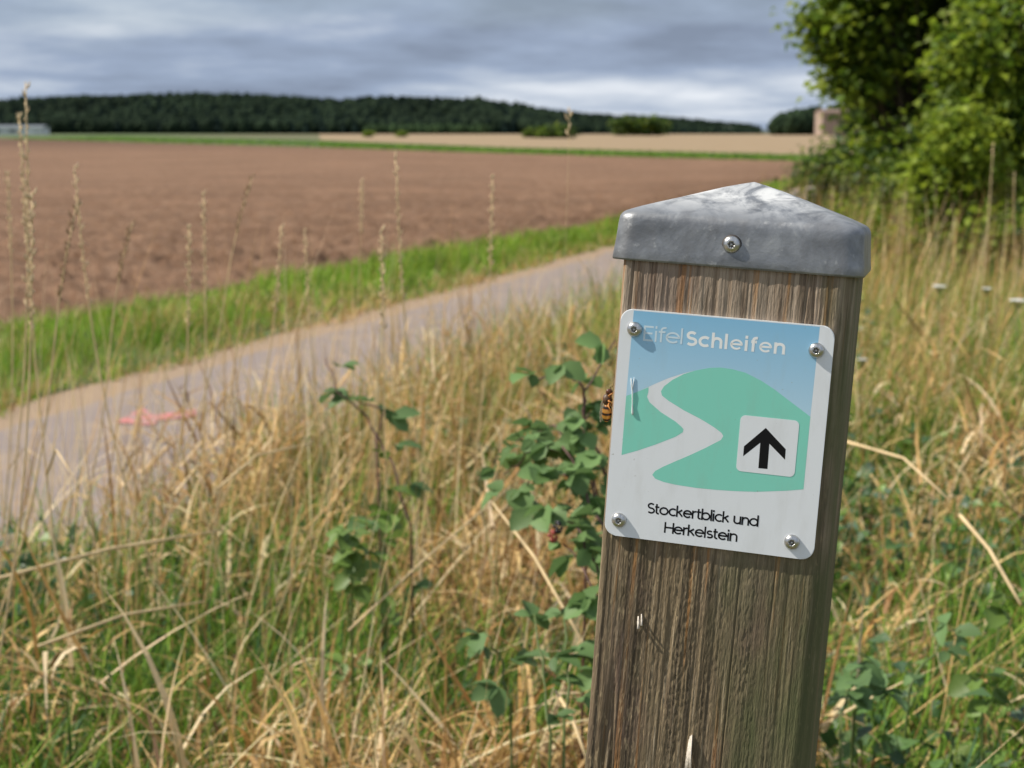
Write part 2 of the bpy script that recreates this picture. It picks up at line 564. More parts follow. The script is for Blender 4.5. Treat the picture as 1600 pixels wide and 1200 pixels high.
# green blades in patches
P = scatter(112000, .9, 7.5)
k = greenness(P) + rng.normal(0, .05, len(P)) > .535; P = P[k]; n = len(P)
add(P, az=rng.uniform(0, 6.28, n), tilt=np.abs(rng.normal(.35, .3, n)), bend=rng.uniform(.2, 2.0, n), L=rng.uniform(.14, .46, n), W=rng.uniform(.004, .012, n), col=pick(GREEN, n, [3, 3, 2.6, 1.6, 1.8, 1.4], .25))
# scattered green blades everywhere
P = scatter(9000, .9, 7.5); n = len(P)
add(P, az=rng.uniform(0, 6.28, n), tilt=np.abs(rng.normal(.3, .25, n)), bend=rng.uniform(.1, 1.3, n), L=rng.uniform(.2, .50, n), W=rng.uniform(.003, .007, n), col=pick(GREEN, n, [3, 2.5, 1.5, 1, 3, .8]))
# low dark undergrowth everywhere
P = scatter(26000, .9, 7.5); n = len(P)
add(P, az=rng.uniform(0, 6.28, n), tilt=np.abs(rng.normal(.5, .3, n)), bend=rng.uniform(.2, 1.3, n), L=rng.uniform(.06, .24, n), W=rng.uniform(.003, .009, n), col=pick(GREEN, n, [2, 1, 3, 3, .4, 2]))
V, F, C = cat_blades(bs)
tag(obj('rough_grass', np_mesh('rough_grass', V, F, False, C), M_blade), 'matted dry straw and green grass on the near side of the path', 'grass', kind='stuff')

# broad-leaved ground cover showing through the grass
PGC = P = scatter(9000, 1.2, 6.5)
k = (patch(P, 1.6, 66) + rng.normal(0, .03, len(P)) + np.clip((2.6 - P[:, 1]) * .06, -.05, .06)) > .55; P = P[k]; P = P[(P[:, 0] < .25 * P[:, 1]) | (rng.uniform(0, 1, len(P)) < .15)][:1100]
P[:, 2] = rng.uniform(.06, .36, len(P)); PGC = P


def _ground_cover():
    V, F, C = leaf_cloud(PGC, 7, .035, .034, [[.07, .14, .045], [.05, .105, .04], [.10, .18, .05], [.15, .24, .05], [.09, .15, .085]], [3, 3, 2, 1.2, 2])
    V[:, 2] = np.maximum(V[:, 2], .02)
    tag(obj('ground_cover', np_mesh('ground_cover', V, F, False, C), leafmat('ground_cover', .25, .45, .4)), 'small broad green leaves growing low among the grass', 'ground cover', kind='stuff')


# right-hand meadow between the path and the hedge, further away: longer steps, broader blades
bs = []
P = scatter(24000, 4.0, 26, -.3, .95); n = len(P); g = patch(P, 1.1, 52)
P[:, 2] = rng.uniform(0, .15, n)
add(P, az=rng.normal(.2, 1.4, n), tilt=np.abs(rng.normal(.45, .4, n)), bend=rng.uniform(0, .9, n), L=rng.uniform(.2, .52, n), W=rng.uniform(.003, .007, n), col=pick(STRAW, n, [3, 3, 3, 1.5, 2, .5]))
P = scatter(86000, 4.0, 26, -.3, .95); n = len(P); g = patch(P, .9, 57)
k = g + rng.normal(0, .08, n) + .05 * np.clip((12 - P[:, 1]) / 6, -.5, 1) > .36; P = P[k]; n = len(P)
add(P, az=rng.uniform(0, 6.28, n), tilt=np.abs(rng.normal(.3, .25, n)), bend=rng.uniform(.1, 1.1, n), L=rng.uniform(.18, .52, n), W=rng.uniform(.004, .009, n), col=pick(GREEN, n, [3, 3.5, 1.2, .4, 4.5, .3]))
P = scatter(1500, 6, 19, .12, .5); n = len(P)
add(P, az=rng.normal(.2, 1.2, n), tilt=np.abs(rng.normal(.12, .12, n)), bend=rng.uniform(0, .4, n), L=rng.uniform(.55, .95, n), W=rng.uniform(.004, .008, n), col=pick(STRAW, n, [3, 3, 3, 1.5, 2, .4]), segs=4)
V, F, C = cat_blades(bs)
tag(obj('meadow_grass', np_mesh('meadow_grass', V, F, False, C), M_blade), 'yellow and green meadow grass between the post and the hedge', 'grass', kind='stuff')

# lush verge between path and field
bs = []
n0 = 70000
y = 4.0 * (48 / 4.0) ** rng.uniform(0, 1, n0); y = y - 1.0
f_edge = np.interp(y, [p[1] for p in EDGE], [p[0] for p in EDGE]); f_path = px_far(y)
t = rng.uniform(0, 1, n0)
f_edge = f_edge + .30 + .006 * y
x = f_edge + (f_path - f_edge + .10) * t
x += (fbm(np.stack([x, y], 1) * 3, 2, 71) - .5) * .22
P = np.stack([x, y, np.zeros(n0)], 1)
gh = .55 + .8 * fbm(P[:, :2] * 1.8, 3, 77)
mid = np.clip(1 - np.abs(t - .42) * 1.1, .35, 1)
sc_ = np.clip(y / 8, 1, 3)
vp = fbm(P[:, :2] * 1.1, 3, 78)
dry = rng.uniform(0, 1, n0) < (.05 + .45 * np.clip((t - .72) * 4, 0, 1) + .5 * np.clip((vp - .56) * 5, 0, .8))
col = np.where(dry[:, None], pick(STRAW, n0, [3, 3, 2, 1, 1, .5]), pick(GREEN, n0, [2, 4, .7, .2, 4.5, .1]) * np.array([1.12, 1.10, .85]) * (.62 + .75 * fbm(P[:, :2] * 2.7, 2, 79))[:, None])
bs.append(blades(P, rng.uniform(0, 6.28, n0), np.abs(rng.normal(.3, .25, n0)), rng.uniform(.1, 1.2, n0), rng.uniform(.08, .25, n0) * gh ** 1.6 * mid, rng.uniform(.004, .009, n0) * sc_, col))
V, F, C = cat_blades(bs)
tag(obj('verge_grass', np_mesh('verge_grass', V, F, False, C), M_blade), 'lush green grass verge between the path and the ploughed field', 'grass', kind='stuff')

# strip of uncut grass at the back of the ploughed field
n0 = 26000
t = rng.uniform(0, 1, n0); k = rng.uniform(0, 1, n0)
lnB = np.array(BACK[:4][::1]); lnS = np.array(STRIPBACK)


def along(poly, t):
    s = np.linspace(0, 1, len(poly)); return np.interp(t, s, poly[:, 0]), np.interp(t, s, poly[:, 1])


ax_, ay_ = along(lnB, t ** 1.3); bx_, by_ = along(lnS, t ** 1.3)
kk = k * .62
P = np.stack([ax_ + (bx_ - ax_) * kk, ay_ + (by_ - ay_) * kk, np.zeros(n0)], 1)
col = pick(GREEN, n0, [3, 3, 3, 1, 1.5, .5])
wd = np.clip(P[:, 1] / 55, 1, 4)
V, F, C = blades(P, rng.uniform(0, 6.28, n0), np.abs(rng.normal(.3, .25, n0)), rng.uniform(.1, 1., n0), rng.uniform(.10, .27, n0), rng.uniform(.03, .06, n0) * wd, col, 2)
tag(obj('grass_strip', np_mesh('grass_strip', V, F, False, C), M_blade), 'green strip of uncut grass behind the ploughed field', 'grass', kind='stuff')

# ================================================================== FAR WOODS AND BUILDINGS
RIDGE = [(-700, 150), (-300, 156), (0, 157), (100, 152), (200, 149), (300, 146), (400, 147), (470, 151), (540, 155), (600, 151), (680, 152), (750, 155), (800, 160), (860, 169), (920, 176), (990, 178), (1060, 182), (1120, 188), (1175, 194), (1188, 198)]
rx = np.array([q[0] for q in RIDGE], float); ry = np.array([q[1] for q in RIDGE], float)
D0, D1, TREE = 600., 900., 6.5


def hill_z(X, Y):
    px = 800 + FPX * X / np.maximum(Y, 1) * .986
    top = (205 - np.interp(px, rx, ry)) / FPX * D1 + CAM_H - TREE * np.clip((205 - np.interp(px, rx, ry)) / 40, .35, 1)
    s = np.clip((Y - D0 - 20) / (D1 - D0 - 20), 0, 1)
    s = s * s * (3 - 2 * s)
    edge = np.clip((1230 - px) / 60, 0, 1)
    return np.maximum(top, -1.) * s * edge


gx = np.linspace(-460, 170, 90); gy = np.linspace(590, 1000, 26)
GX, GY = np.meshgrid(gx, gy, indexing='ij')
GZ = hill_z(GX.ravel(), np.minimum(GY.ravel(), D1)) + .05
idx = np.arange(GX.size).reshape(GX.shape)
Fq = np.stack([idx[:-1, :-1], idx[1:, :-1], idx[1:, 1:], idx[:-1, 1:]], -1).reshape(-1, 4)
M_forestfloor = plain('forest_floor', (.03, .045, .02), .95)
tag(obj('wooded_hill', np_mesh('wooded_hill', np.stack([GX.ravel(), GY.ravel(), GZ], 1), Fq, True), M_forestfloor), kind='structure')


def crown_template(kind):
    """one lumpy far-off crown, unit height, base at 0"""
    rings = 4; n = 6; V = []; F = []
    for j in range(rings + 1):
        t = j / rings
        if kind == 'conifer': r = .24 * (1 - t) ** .8 * (1.0 if j % 2 else .82) if t > .08 else .08
        else: r = .40 * math.sin(math.pi * min(.98, .12 + .86 * t)) ** .7
        for i in range(n):
            q = 2 * math.pi * i / n + j * .4
            rr = r * random.uniform(.8, 1.2)
            V.append((rr * math.cos(q), rr * math.sin(q), t + random.uniform(-.03, .03) * (0 < j < rings)))
    for j in range(rings):
        for i in range(n):
            a, b = j * n + i, j * n + (i + 1) % n
            F += [(a, b, b + n), (a, b + n, a + n)]
    return np.array(V), np.array(F)


TPL = [crown_template('conifer'), crown_template('conifer'), crown_template('broad'), crown_template('broad')]


def wood(X, Y, Z0, H, kinds, cols):
    V, F, C = [], [], []; n = 0
    for x, y, z, h, k, c in zip(X, Y, Z0, H, kinds, cols):
        tv, tf = TPL[k]; a = random.uniform(0, 6.28); ca, sa = math.cos(a), math.sin(a); wd = h * random.uniform(.85, 1.25)
        q = np.stack([x + wd * (tv[:, 0] * ca - tv[:, 1] * sa), y + wd * (tv[:, 0] * sa + tv[:, 1] * ca), z + h * tv[:, 2]], 1)
        V.append(q); F.append(tf + n); n += len(q)
        C.append(np.array(c)[None] * rng.uniform(.75, 1.2, (len(q), 1)))
    return np.concatenate(V), np.concatenate(F), np.concatenate(C)


nF = 8200
Y = np.concatenate([rng.uniform(D0, D0 + 25, 800), rng.uniform(D0, D1, nF - 1700), rng.uniform(D1 - 60, D1 + 20, 900)])
px = rng.uniform(-420, 1182, nF)
X = (px - 800) / FPX * Y
base = hill_z(X, np.minimum(Y, D1))
H = rng.normal(6.2, .55, nF) * np.clip((205 - np.interp(px, rx, ry)) / 44, .35, 1)
kinds = np.where(rng.uniform(0, 1, nF) < .62, rng.integers(0, 2, nF), rng.integers(2, 4, nF))
gcol = np.where((kinds < 2)[:, None], np.array([.014, .026, .021]), np.array([.022, .036, .020]))
gcol = gcol * (.7 + .7 * fbm(np.stack([X, Y * .4], 1) / 45, 3, 91))[:, None]
M_far = leafmat('far_foliage', .1, .9, .05)
V, F, C = wood(X, Y, base - .3, H, kinds, gcol)
tag(obj('forest', np_mesh('forest', V, F, False, C), M_far), 'dark mixed forest covering the long low hill behind the fields', 'forest', kind='stuff')
# right-hand copse beside the barn
nC = 150
px = rng.uniform(1204, 1420, nC); Y = rng.uniform(425, 470, nC); X = (px - 800) / FPX * Y
H = (205 - np.interp(px, [1203, 1215, 1235, 1265, 1300, 1420], [182, 174, 169, 165, 163, 160])) / FPX * Y + 1.0
H *= rng.uniform(.75, 1.02, nC)
V, F, C = wood(X, Y, np.zeros(nC) - .2, H, rng.integers(2, 4, nC), np.array([.024, .040, .020]) * rng.uniform(.8, 1.3, (nC, 1)))
tag(obj('copse', np_mesh('copse', V, F, False, C), M_far), 'dark round copse at the right, beside the brown barn', 'wood', kind='stuff')
# lighter belt of young trees at the forest foot
nB = 120
px = rng.uniform(575, 765, nB); Y = rng.uniform(560, 585, nB); X = (px - 800) / FPX * Y
V, F, C = wood(X, Y, np.zeros(nB) - .2, rng.uniform(2.6, 4.4, nB), rng.integers(2, 4, nB), np.array([.035, .060, .026]) * rng.uniform(.8, 1.3, (nB, 1)))
tag(obj('young_tree_belt', np_mesh('young_tree_belt', V, F, False, C), M_far), 'lighter belt of young trees at the foot of the forest', 'trees', kind='stuff')

M_bark = plain('bark', (.06, .045, .03), .9, var=.35, scale=30)


def leaf_cloud(centres, per, spread, size, cols, wts, flat=.75):
    """small folded leaves gathered round twig ends"""
    k = len(centres); n = k * per
    c = np.repeat(np.asarray(centres), per, 0) + rng.normal(0, 1, (n, 3)) * np.repeat(np.broadcast_to(np.asarray(spread, float), (k,)), per)[:, None] * np.array([1, 1, flat])
    L = size * rng.uniform(.65, 1.25, n)
    az = rng.uniform(0, 6.28, n); droop = rng.normal(.25, .5, n)
    t = np.stack([np.cos(az) * np.cos(droop), np.sin(az) * np.cos(droop), -np.sin(droop)], 1)
    up = rng.normal(0, .45, (n, 3)) + np.array([-.25, -.1, 1.0])
    s = np.cross(t, up); s /= np.linalg.norm(s, axis=1)[:, None] + 1e-9
    nn = np.cross(s, t)
    W = L * rng.uniform(.32, .46, n)
    V = np.zeros((n, 6, 3))
    V[:, 0] = c
    V[:, 1] = c + t * (L * .4)[:, None] - s * W[:, None] + nn * (W * .3)[:, None]
    V[:, 2] = c + t * (L * .42)[:, None]
    V[:, 3] = c + t * (L * .4)[:, None] + s * W[:, None] + nn * (W * .3)[:, None]
    V[:, 4] = c + t * L[:, None] - nn * (L * .12)[:, None]
    V[:, 5] = V[:, 4]
    b = np.arange(n) * 6
    F = np.concatenate([np.stack([b, b + 2, b + 1], 1), np.stack([b, b + 3, b + 2], 1), np.stack([b + 1, b + 2, b + 4], 1), np.stack([b + 2, b + 3, b + 4], 1)])
    base = pick(np.asarray(cols), n, wts, .2)
    return V.reshape(-1, 3), F, np.repeat(base, 6, 0)


_ground_cover()
M_leaf = leafmat('hedge_leaves', .48, .5, .3)
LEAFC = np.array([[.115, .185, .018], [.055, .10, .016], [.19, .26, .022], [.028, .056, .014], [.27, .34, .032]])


def shrub(name, label, cat, foot, blobs, n_centres, per, size, wts, spread=.13, trunks=1, tr=.05, far=False, group=None):
    """foot (x,y); blobs [(cx,cy,cz,rx,ry,rz)] in world; trunk, limbs and a crown of leaves"""
    root = empty(name, (foot[0], foot[1], 0)); tag(root, label, cat, group)
    cen = []
    vol = np.array([b[3] * b[4] * b[5] for b in blobs]); vol = vol ** .67; vol /= vol.sum()
    for b, f in zip(blobs, vol):
        k = max(3, int(n_centres * f))
        d = rng.normal(0, 1, (k, 3)); d /= np.linalg.norm(d, axis=1)[:, None]
        r = rng.uniform(.25, 1.0, k) ** .45 * (1 + .22 * (fbm(d * 2.1 + b[0], 2, 5) - .5) * 2)
        cen.append(np.array(b[:3]) + d * r[:, None] * np.array(b[3:]))
    cen = np.concatenate(cen); cen = cen[cen[:, 2] > .12]
    F0 = np.array([foot[0], foot[1], 0])
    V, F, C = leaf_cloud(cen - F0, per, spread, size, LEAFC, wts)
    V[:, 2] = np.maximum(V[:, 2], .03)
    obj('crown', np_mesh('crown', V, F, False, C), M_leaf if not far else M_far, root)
    parts = []; limbs = []
    for i in range(trunks):
        a = random.uniform(0, 6.28); sp = 0 if trunks == 1 else .22
        p0 = Vector((sp * math.cos(a), sp * math.sin(a), -.03))
        bl = blobs[i % len(blobs)]; top = Vector((bl[0] - foot[0], bl[1] - foot[1], bl[2] + bl[5] * .55))
        mid = p0.lerp(top, .45) + Vector((random.uniform(-.08, .08), random.uniform(-.08, .08), 0))
        parts.append(tube([p0, p0.lerp(mid, .5), mid, mid.lerp(top, .5), top], [tr, tr * .85, tr * .7, tr * .45, tr * .15], 8))
    for q in cen[:: max(1, len(cen) // 46)]:
        q = Vector(q - F0); bl = min(blobs, key=lambda b: (Vector(b[:3]) - F0_v(F0) - q).length)
        s = Vector((0, 0, 0)).lerp(Vector((bl[0] - foot[0], bl[1] - foot[1], bl[2] + bl[5] * .2)), random.uniform(.35, .85))
        limbs.append(tube([s, s.lerp(q, .5) + Vector((0, 0, random.uniform(0, .08))), q], [tr * .35, tr * .2, tr * .07], 5))
    obj('trunk', py_mesh('trunk', *merge(parts), smooth=True), M_bark, root)
    obj('limbs', py_mesh('limbs', *merge(limbs), smooth=True), M_bark, root)
    return root


def F0_v(a): return Vector(a)


# right-hand hedge along the path: trees and shrubs, each its own thing
shrub('hedge_tree', 'big dark leafy tree overhanging the top right of the hedge', 'tree', (5.4, 15.8),
      [(5.1, 15.3, 3.1, 2.1, 1.9, 1.75), (4.0, 15.2, 2.55, .8, .9, .85), (5.6, 16.2, 4.6, 2.2, 2.2, 1.6)], 560, 50, .115, [2.2, 3, 1.8, 3, 1.2], .17, 1, .14)
shrub('maple_tree', 'slim sunlit maple whose bright crown forms the upper left edge of the hedge', 'tree', (4.1, 13.9),
      [(3.05, 13.9, 2.05, .34, .4, .42), (3.3, 13.9, 2.65, .5, .5, .45), (3.2, 13.8, 1.62, .26, .3, .26)], 130, 44, .095, [3, 1.2, 4, .4, 2.6], .11, 2, .04)
shrub('hedge_bush', 'dense mid green bush under the overhanging tree, left end of the hedge', 'bush', (4.7, 15.6),
      [(4.65, 15.6, 1.15, 1.25, 1.1, 1.2), (3.95, 15.0, .62, .62, .7, .58), (3.78, 14.9, 1.55, .40, .5, .42)], 430, 44, .095, [2.6, 3, 1.8, 2.2, 1.0], .13, 4, .05)
shrub('low_bush', 'small low bush beside the path, furthest left of the hedge', 'bush', (3.45, 16.4),
      [(3.5, 16.4, .50, .42, .42, .40), (3.78, 16.2, .42, .34, .36, .36)], 90, 40, .06, [2.4, 3, 1, 2.4, .4], .10, 3, .02)
shrub('maple_shrub', 'bright sunlit maple shrub at the right edge under the dark tree', 'bush', (3.75, 11.1),
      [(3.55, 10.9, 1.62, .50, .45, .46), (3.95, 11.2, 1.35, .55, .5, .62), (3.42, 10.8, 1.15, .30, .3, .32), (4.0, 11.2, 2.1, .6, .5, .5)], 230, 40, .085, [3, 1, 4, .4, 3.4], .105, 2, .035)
shrub('maple_sapling', 'yellow green sapling standing in front of the hedge above the tall grass', 'sapling', (3.10, 10.3),
      [(3.08, 10.2, .98, .24, .24, .24), (3.16, 10.3, .62, .30, .28, .30), (2.94, 10.2, .72, .20, .2, .2)], 96, 38, .07, [2, .3, 4, .1, 6], .08, 2, .018)
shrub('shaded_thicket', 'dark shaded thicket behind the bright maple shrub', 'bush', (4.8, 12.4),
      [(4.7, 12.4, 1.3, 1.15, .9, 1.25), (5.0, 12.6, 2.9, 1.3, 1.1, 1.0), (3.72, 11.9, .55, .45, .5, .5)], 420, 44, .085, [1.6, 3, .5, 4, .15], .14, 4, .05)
shrub('hazel_bush', 'mid green hazel bush between the low bush and the sapling', 'bush', (3.9, 13.2),
      [(3.85, 13.2, .75, .5, .5, .62), (3.55, 13.0, .42, .38, .4, .38)], 150, 42, .075, [3, 2.6, 2, 1.2, 1], .11, 3, .03)
shrub('nettle_clump', 'yellow green nettle clump at the foot of the hedge behind the cap', 'weeds', (3.35, 13.4),
      [(3.3, 13.3, .30, .42, .5, .30), (3.0, 12.6, .22, .34, .4, .24)], 110, 34, .06, [3, 1, 4, .3, 3.5], .09, 3, .012)
shrub('nettle_clump', 'green nettle clump at the foot of the sapling near the right edge', 'weeds', (3.2, 9.6),
      [(3.25, 9.7, .30, .40, .5, .32), (2.75, 10.4, .20, .34, .4, .22)], 100, 34, .06, [3, 2, 3, .8, 2], .09, 3, .012)
shrub('back_tree', 'dark tree added behind the hedge to block light, mostly hidden', 'tree', (7.6, 14.2),  # extra tree, added as dark fill so no light comes through the hedge
      [(7.4, 14.0, 2.0, 1.7, 1.7, 1.9), (7.5, 14.3, 3.9, 1.9, 1.9, 1.5)], 300, 46, .12, [1.5, 3, .5, 4, .2], .2, 1, .12)

# far shrubs and small trees, each on the field margins
LC2 = LEAFC


def far_tree(name, label, cat, px, pyb, Wpx, Hpx, wts, group=None, n=70):
    x, y = ground_pt(px, pyb); k = y / FPX; r = Wpx * k / 2; h = Hpx * k
    return shrub(name, label, cat, (x, y), [(x, y, h * .56, r, r, h * .46), (x + r * .35, y, h * .42, r * .7, r * .7, h * .36), (x - r * .4, y, h * .38, r * .65, r * .6, h * .33)],
                 n, 26, r * .22, wts, r * .16, 1, r * .09)


far_tree('field_bush', 'broad dark bush at the field margin, left of the tree clump', 'bush', 868, 216, 58, 19, [1.6, 3, .8, 1.6, .2])
far_tree('field_bush', 'small rounded bush at the left shoulder of the broad dark bush', 'bush', 832, 215.5, 28, 16, [2, 3, 1, 1, .3])
far_tree('field_tree', 'round dark tree at the forest edge, left one of the clump', 'tree', 978, 212.2, 44, 28, [1.6, 3, .6, 2, .2])
far_tree('field_tree', 'wide dark tree at the forest edge, right one of the clump', 'tree', 1016, 212.2, 54, 30, [1.6, 3, .6, 2, .2])
far_tree('field_shrub', 'light green shrub on the field edge, left of its twin', 'shrub', 576, 214.5, 18, 11, [3, 1, 3, .3, 2], n=34)
far_tree('field_shrub', 'light green shrub on the field edge, right of its twin', 'shrub', 628, 214.5, 20, 9, [3, 1, 3, .3, 2], n=34)

# barn at the right, behind the stubble
m = Mat('barn_brick'); v = m.coord()
br = m.n('TexBrick'); m.put(v, br.inputs['Vector']); br.inputs['Scale'].default_value = 1.5
br.inputs['Color1'].default_value = (.30, .205, .155, 1); br.inputs['Color2'].default_value = (.34, .235, .18, 1); br.inputs['Mortar'].default_value = (.32, .25, .20, 1)
m.set(Base_Color=br.outputs[0], Roughness=.9)
bx, by = ground_pt(1272, 211.5); bx -= 0
barn = empty('barn', (bx + 8.6, by + 5, 0)); tag(barn, 'plain brown barn at the field end, half hidden by the hedge', 'barn')
obj('wall', py_mesh('wall', *box((0, 0, 3.1), (13, 10, 6.2))), m.m, barn)
rv = [(-6.7, -5.4, 6.16), (6.7, -5.4, 6.16), (6.7, 5.4, 6.16), (-6.7, 5.4, 6.16), (-6.7, 0, 7.0), (6.7, 0, 7.0)]
obj('roof', py_mesh('roof', rv, [[0, 1, 5, 4], [3, 4, 5, 2], [0, 4, 3], [1, 2, 5], [0, 3, 2, 1]]), plain('barn_roof', (.20, .14, .11), .85, var=.2, scale=3), barn)
# white shed at far left
shed = empty('farm_shed', (-157.5, 470, 0)); tag(shed, 'long low white farm shed below the forest at the far left', 'shed')
obj('wall', py_mesh('wall', *box((0, 0, 1.05), (23, 8, 2.1))), plain('shed_wall', (.62, .64, .66), .7), shed)
rv = [(-11.8, -4.4, 2.08), (11.8, -4.4, 2.08), (11.8, 4.4, 2.08), (-11.8, 4.4, 2.08), (-11.8, 0, 3.0), (11.8, 0, 3.0)]
obj('roof', py_mesh('roof', rv, [[0, 1, 5, 4], [3, 4, 5, 2], [0, 4, 3], [1, 2, 5], [0, 3, 2, 1]]), plain('shed_roof', (.13, .15, .17), .7), shed)
for xx in (-7.5, -2.5, 2.5):
    obj('window', py_mesh('window', *box((xx, -4.02, 1.15), (2.2, .06, .8))), plain('shed_window', (.10, .12, .14), .3), shed)
obj('door', py_mesh('door', *box((7.6, -4.02, 1.0), (2.4, .06, 1.9))), plain('shed_door', (.75, .76, .78), .6), shed)

# sprayed arrow on the asphalt
m = Mat('pink_spray'); v = m.coord()
m.set(Base_Color=m.mix(m.ramp(m.noise(v, 22, 5, .7), [(.42, .12), (.60, 1.)]), (.58, .15, .14), (.30, .21, .20)), Roughness=.8)
G = [ground_pt(*q, z=.016) for q in ((180, 660), (222, 637), (240, 648), (306, 640), (306, 650), (246, 657), (240, 665))]
me = bpy.data.meshes.new('painted_arrow'); bm = bmesh.new()
f = bm.faces.new([bm.verts.new((x, y, .016)) for x, y in G]); f.normal_update(); bmesh.ops.triangulate(bm, faces=[f]); bm.normal_update()
for q in bm.faces:
    if q.normal.z < 0: q.normal_flip()
bm.to_mesh(me); bm.free()
tag(obj('painted_arrow', me, m.m), 'faded pink arrow sprayed on the grey path, pointing left', 'road marking')

# ================================================================== THE MARKER POST
R_ = Vector((0.96230585, -0.266402, -0.05474883)); B_ = Vector((0.26346994, 0.96308085, -0.05530707)); U_ = Vector((0.06746147, 0.03879764, 0.99696725))
O_ = Vector((0.10499174, 0.74287642, 0.94767078)); HW = .0587; CX = .00295; Z0 = .94699
base = O_ + R_ * CX + B_ * HW - U_ * Z0
post = empty('marker_post', (0, 0, 0))
post.matrix_world = Matrix(((R_.x, B_.x, U_.x, base.x), (R_.y, B_.y, U_.y, base.y), (R_.z, B_.z, U_.z, base.z), (0, 0, 0, 1)))
tag(post, 'leaning weathered square wooden trail post with metal cap and hiking sign', 'trail marker')


def S(x, z, d=0.0):
    """sign millimetres -> post coordinates, d metres proud of the wood"""
    return Vector((x / 1000 - CX, -HW - d, Z0 + z / 1000))


# --- wood: cross-section outline, dense on the front face so the weathered grain is real relief
half = HW
front = np.linspace(-half + .0035, half - .008, 250)
outl = [(x, -half, 1.0) for x in front]
for k in range(1, 9):
    a = -math.pi / 2 + k / 8 * math.pi / 2; outl.append((half - .008 + .008 * math.cos(a), -half + .008 + .008 * math.sin(a), .35 * (1 - k / 8)))
for yy in np.linspace(-half + .015, half - .01, 14): outl.append((half, yy, .25))
for k in range(0, 5):
    a = k / 4 * math.pi / 2; outl.append((half - .006 + .006 * math.cos(a), half - .006 + .006 * math.sin(a), 0))
for xx in np.linspace(half - .02, -half + .02, 8): outl.append((xx, half, 0))
for k in range(0, 5):
    a = math.pi / 2 + k / 4 * math.pi / 2; outl.append((-half + .006 + .006 * math.cos(a), half - .006 + .006 * math.sin(a), 0))
for yy in np.linspace(half - .02, -half + .006, 22): outl.append((-half, yy, .6))
for k in range(1, 5):
    a = math.pi + k / 5 * math.pi / 2; outl.append((-half + .0035 + .0035 * math.cos(a), -half + .0035 + .0035 * math.sin(a), .7))
outl = np.array(outl); K = len(outl)
zs = np.concatenate([np.linspace(-.12, Z0 - .26, 24)[:-1], np.linspace(Z0 - .26, Z0 + .0965, 330)])
XX = np.repeat(outl[None, :, 0], len(zs), 0); YY = np.repeat(outl[None, :, 1], len(zs), 0); WW = np.repeat(outl[None, :, 2], len(zs), 0)
ZZ = np.repeat(zs[:, None], K, 1)
sgn = np.repeat(np.arange(K)[None, :] * 0.00048, len(zs), 0)            # arc position
q = np.stack([(sgn + .004 * (fbm(np.stack([sgn.ravel() * 14, ZZ.ravel() * 3.2], 1), 2, 3).reshape(sgn.shape) - .5)).ravel(), ZZ.ravel()], 1)
ring = fbm(np.stack([q[:, 0] * 210, q[:, 1] * 3.0], 1), 2, 31)              # growth rings standing proud
line = vnoise(np.stack([q[:, 0] * 430, q[:, 1] * 2.2], 1), 32)
fibre = fbm(np.stack([q[:, 0] * 900, q[:, 1] * 11], 1), 3, 33)
fuzz = vnoise(np.stack([q[:, 0] * 1150, q[:, 1] * 560], 1), 35)
cn = vnoise(np.stack([q[:, 0] * 95 + 9, q[:, 1] * 1.6], 1), 37); cm = vnoise(np.stack([q[:, 0] * 60, q[:, 1] * 5.0], 1), 38)
rough_low = np.clip((Z0 + .06 - ZZ.ravel()) / .20, .12, 1.0)
edgefz = np.clip(1 - (XX.ravel() + half) / .022, 0, 1)
fzmask = np.clip((fbm(np.stack([q[:, 0] * 80, q[:, 1] * 7], 1), 3, 39) - .40) * 4, 0, 1)
dsp = (ring - .5) * .00055 + (line - .5) * .00035 + (fibre - .5) * .0006 + (fuzz - .5) * .00062 * np.clip(rough_low * .9 + edgefz * .5, 0, 1.1) * fzmask
dsp -= np.clip(1 - np.abs(cn - .5) / .035, 0, 1) * np.clip((cm - .50) * 4, 0, 1) * .0016
dsp = (dsp * WW.ravel()).reshape(WW.shape)
cen = np.zeros_like(XX)
nx = np.where(np.abs(np.abs(outl[:, 0]) - half) < 1e-6, np.sign(outl[:, 0]), 0)[None, :]; ny = np.where(np.abs(np.abs(outl[:, 1]) - half) < 1e-6, np.sign(outl[:, 1]), 0)[None, :]
cor = ((nx == 0) & (ny == 0)); nx = nx + cor * np.sign(outl[:, 0])[None, :] * .7; ny = ny + cor * np.sign(outl[:, 1])[None, :] * .7
XX = XX + nx * dsp; YY = YY + ny * dsp
V = np.stack([XX, YY, ZZ], -1).reshape(-1, 3)
idx = np.arange(len(V)).reshape(len(zs), K)
nxt = np.roll(idx, -1, axis=1)
Fq = np.stack([idx[:-1], nxt[:-1], nxt[1:], idx[1:]], -1).reshape(-1, 4)

m = Mat('weathered_wood'); v0 = m.coord()
v = m.coord(scale=(1, 1, .022))
warp = m.noise(m.coord(scale=(1, 1, .3)), 9, 2)
wadd = m.n('VectorMath', operation='ADD'); m.put(v, wadd.inputs[0])
wv = m.n('CombineXYZ'); m.put(m.math('MULTIPLY', warp, .012), wv.inputs[0]); m.put(wv.outputs[0], wadd.inputs[1]); v = wadd.outputs[0]
g1 = m.noise(v, 210, 4, .6); g2 = m.noise(v, 800, 3, .6); g3 = m.noise(v, 230, 3, .5); g4 = m.noise(v, 420, 3, .55)
sp = m.n('SeparateXYZ'); m.put(v0, sp.inputs[0])
low = m.math('MULTIPLY', m.math('SUBTRACT', Z0 + .03, sp.outputs[2]), 8.0)
low = m.math('MINIMUM', m.math('MAXIMUM', m.math('ADD', low, m.math('MULTIPLY', m.math('SUBTRACT', m.noise(v0, 22, 4), .5), 1.6)), 0.), 1.)
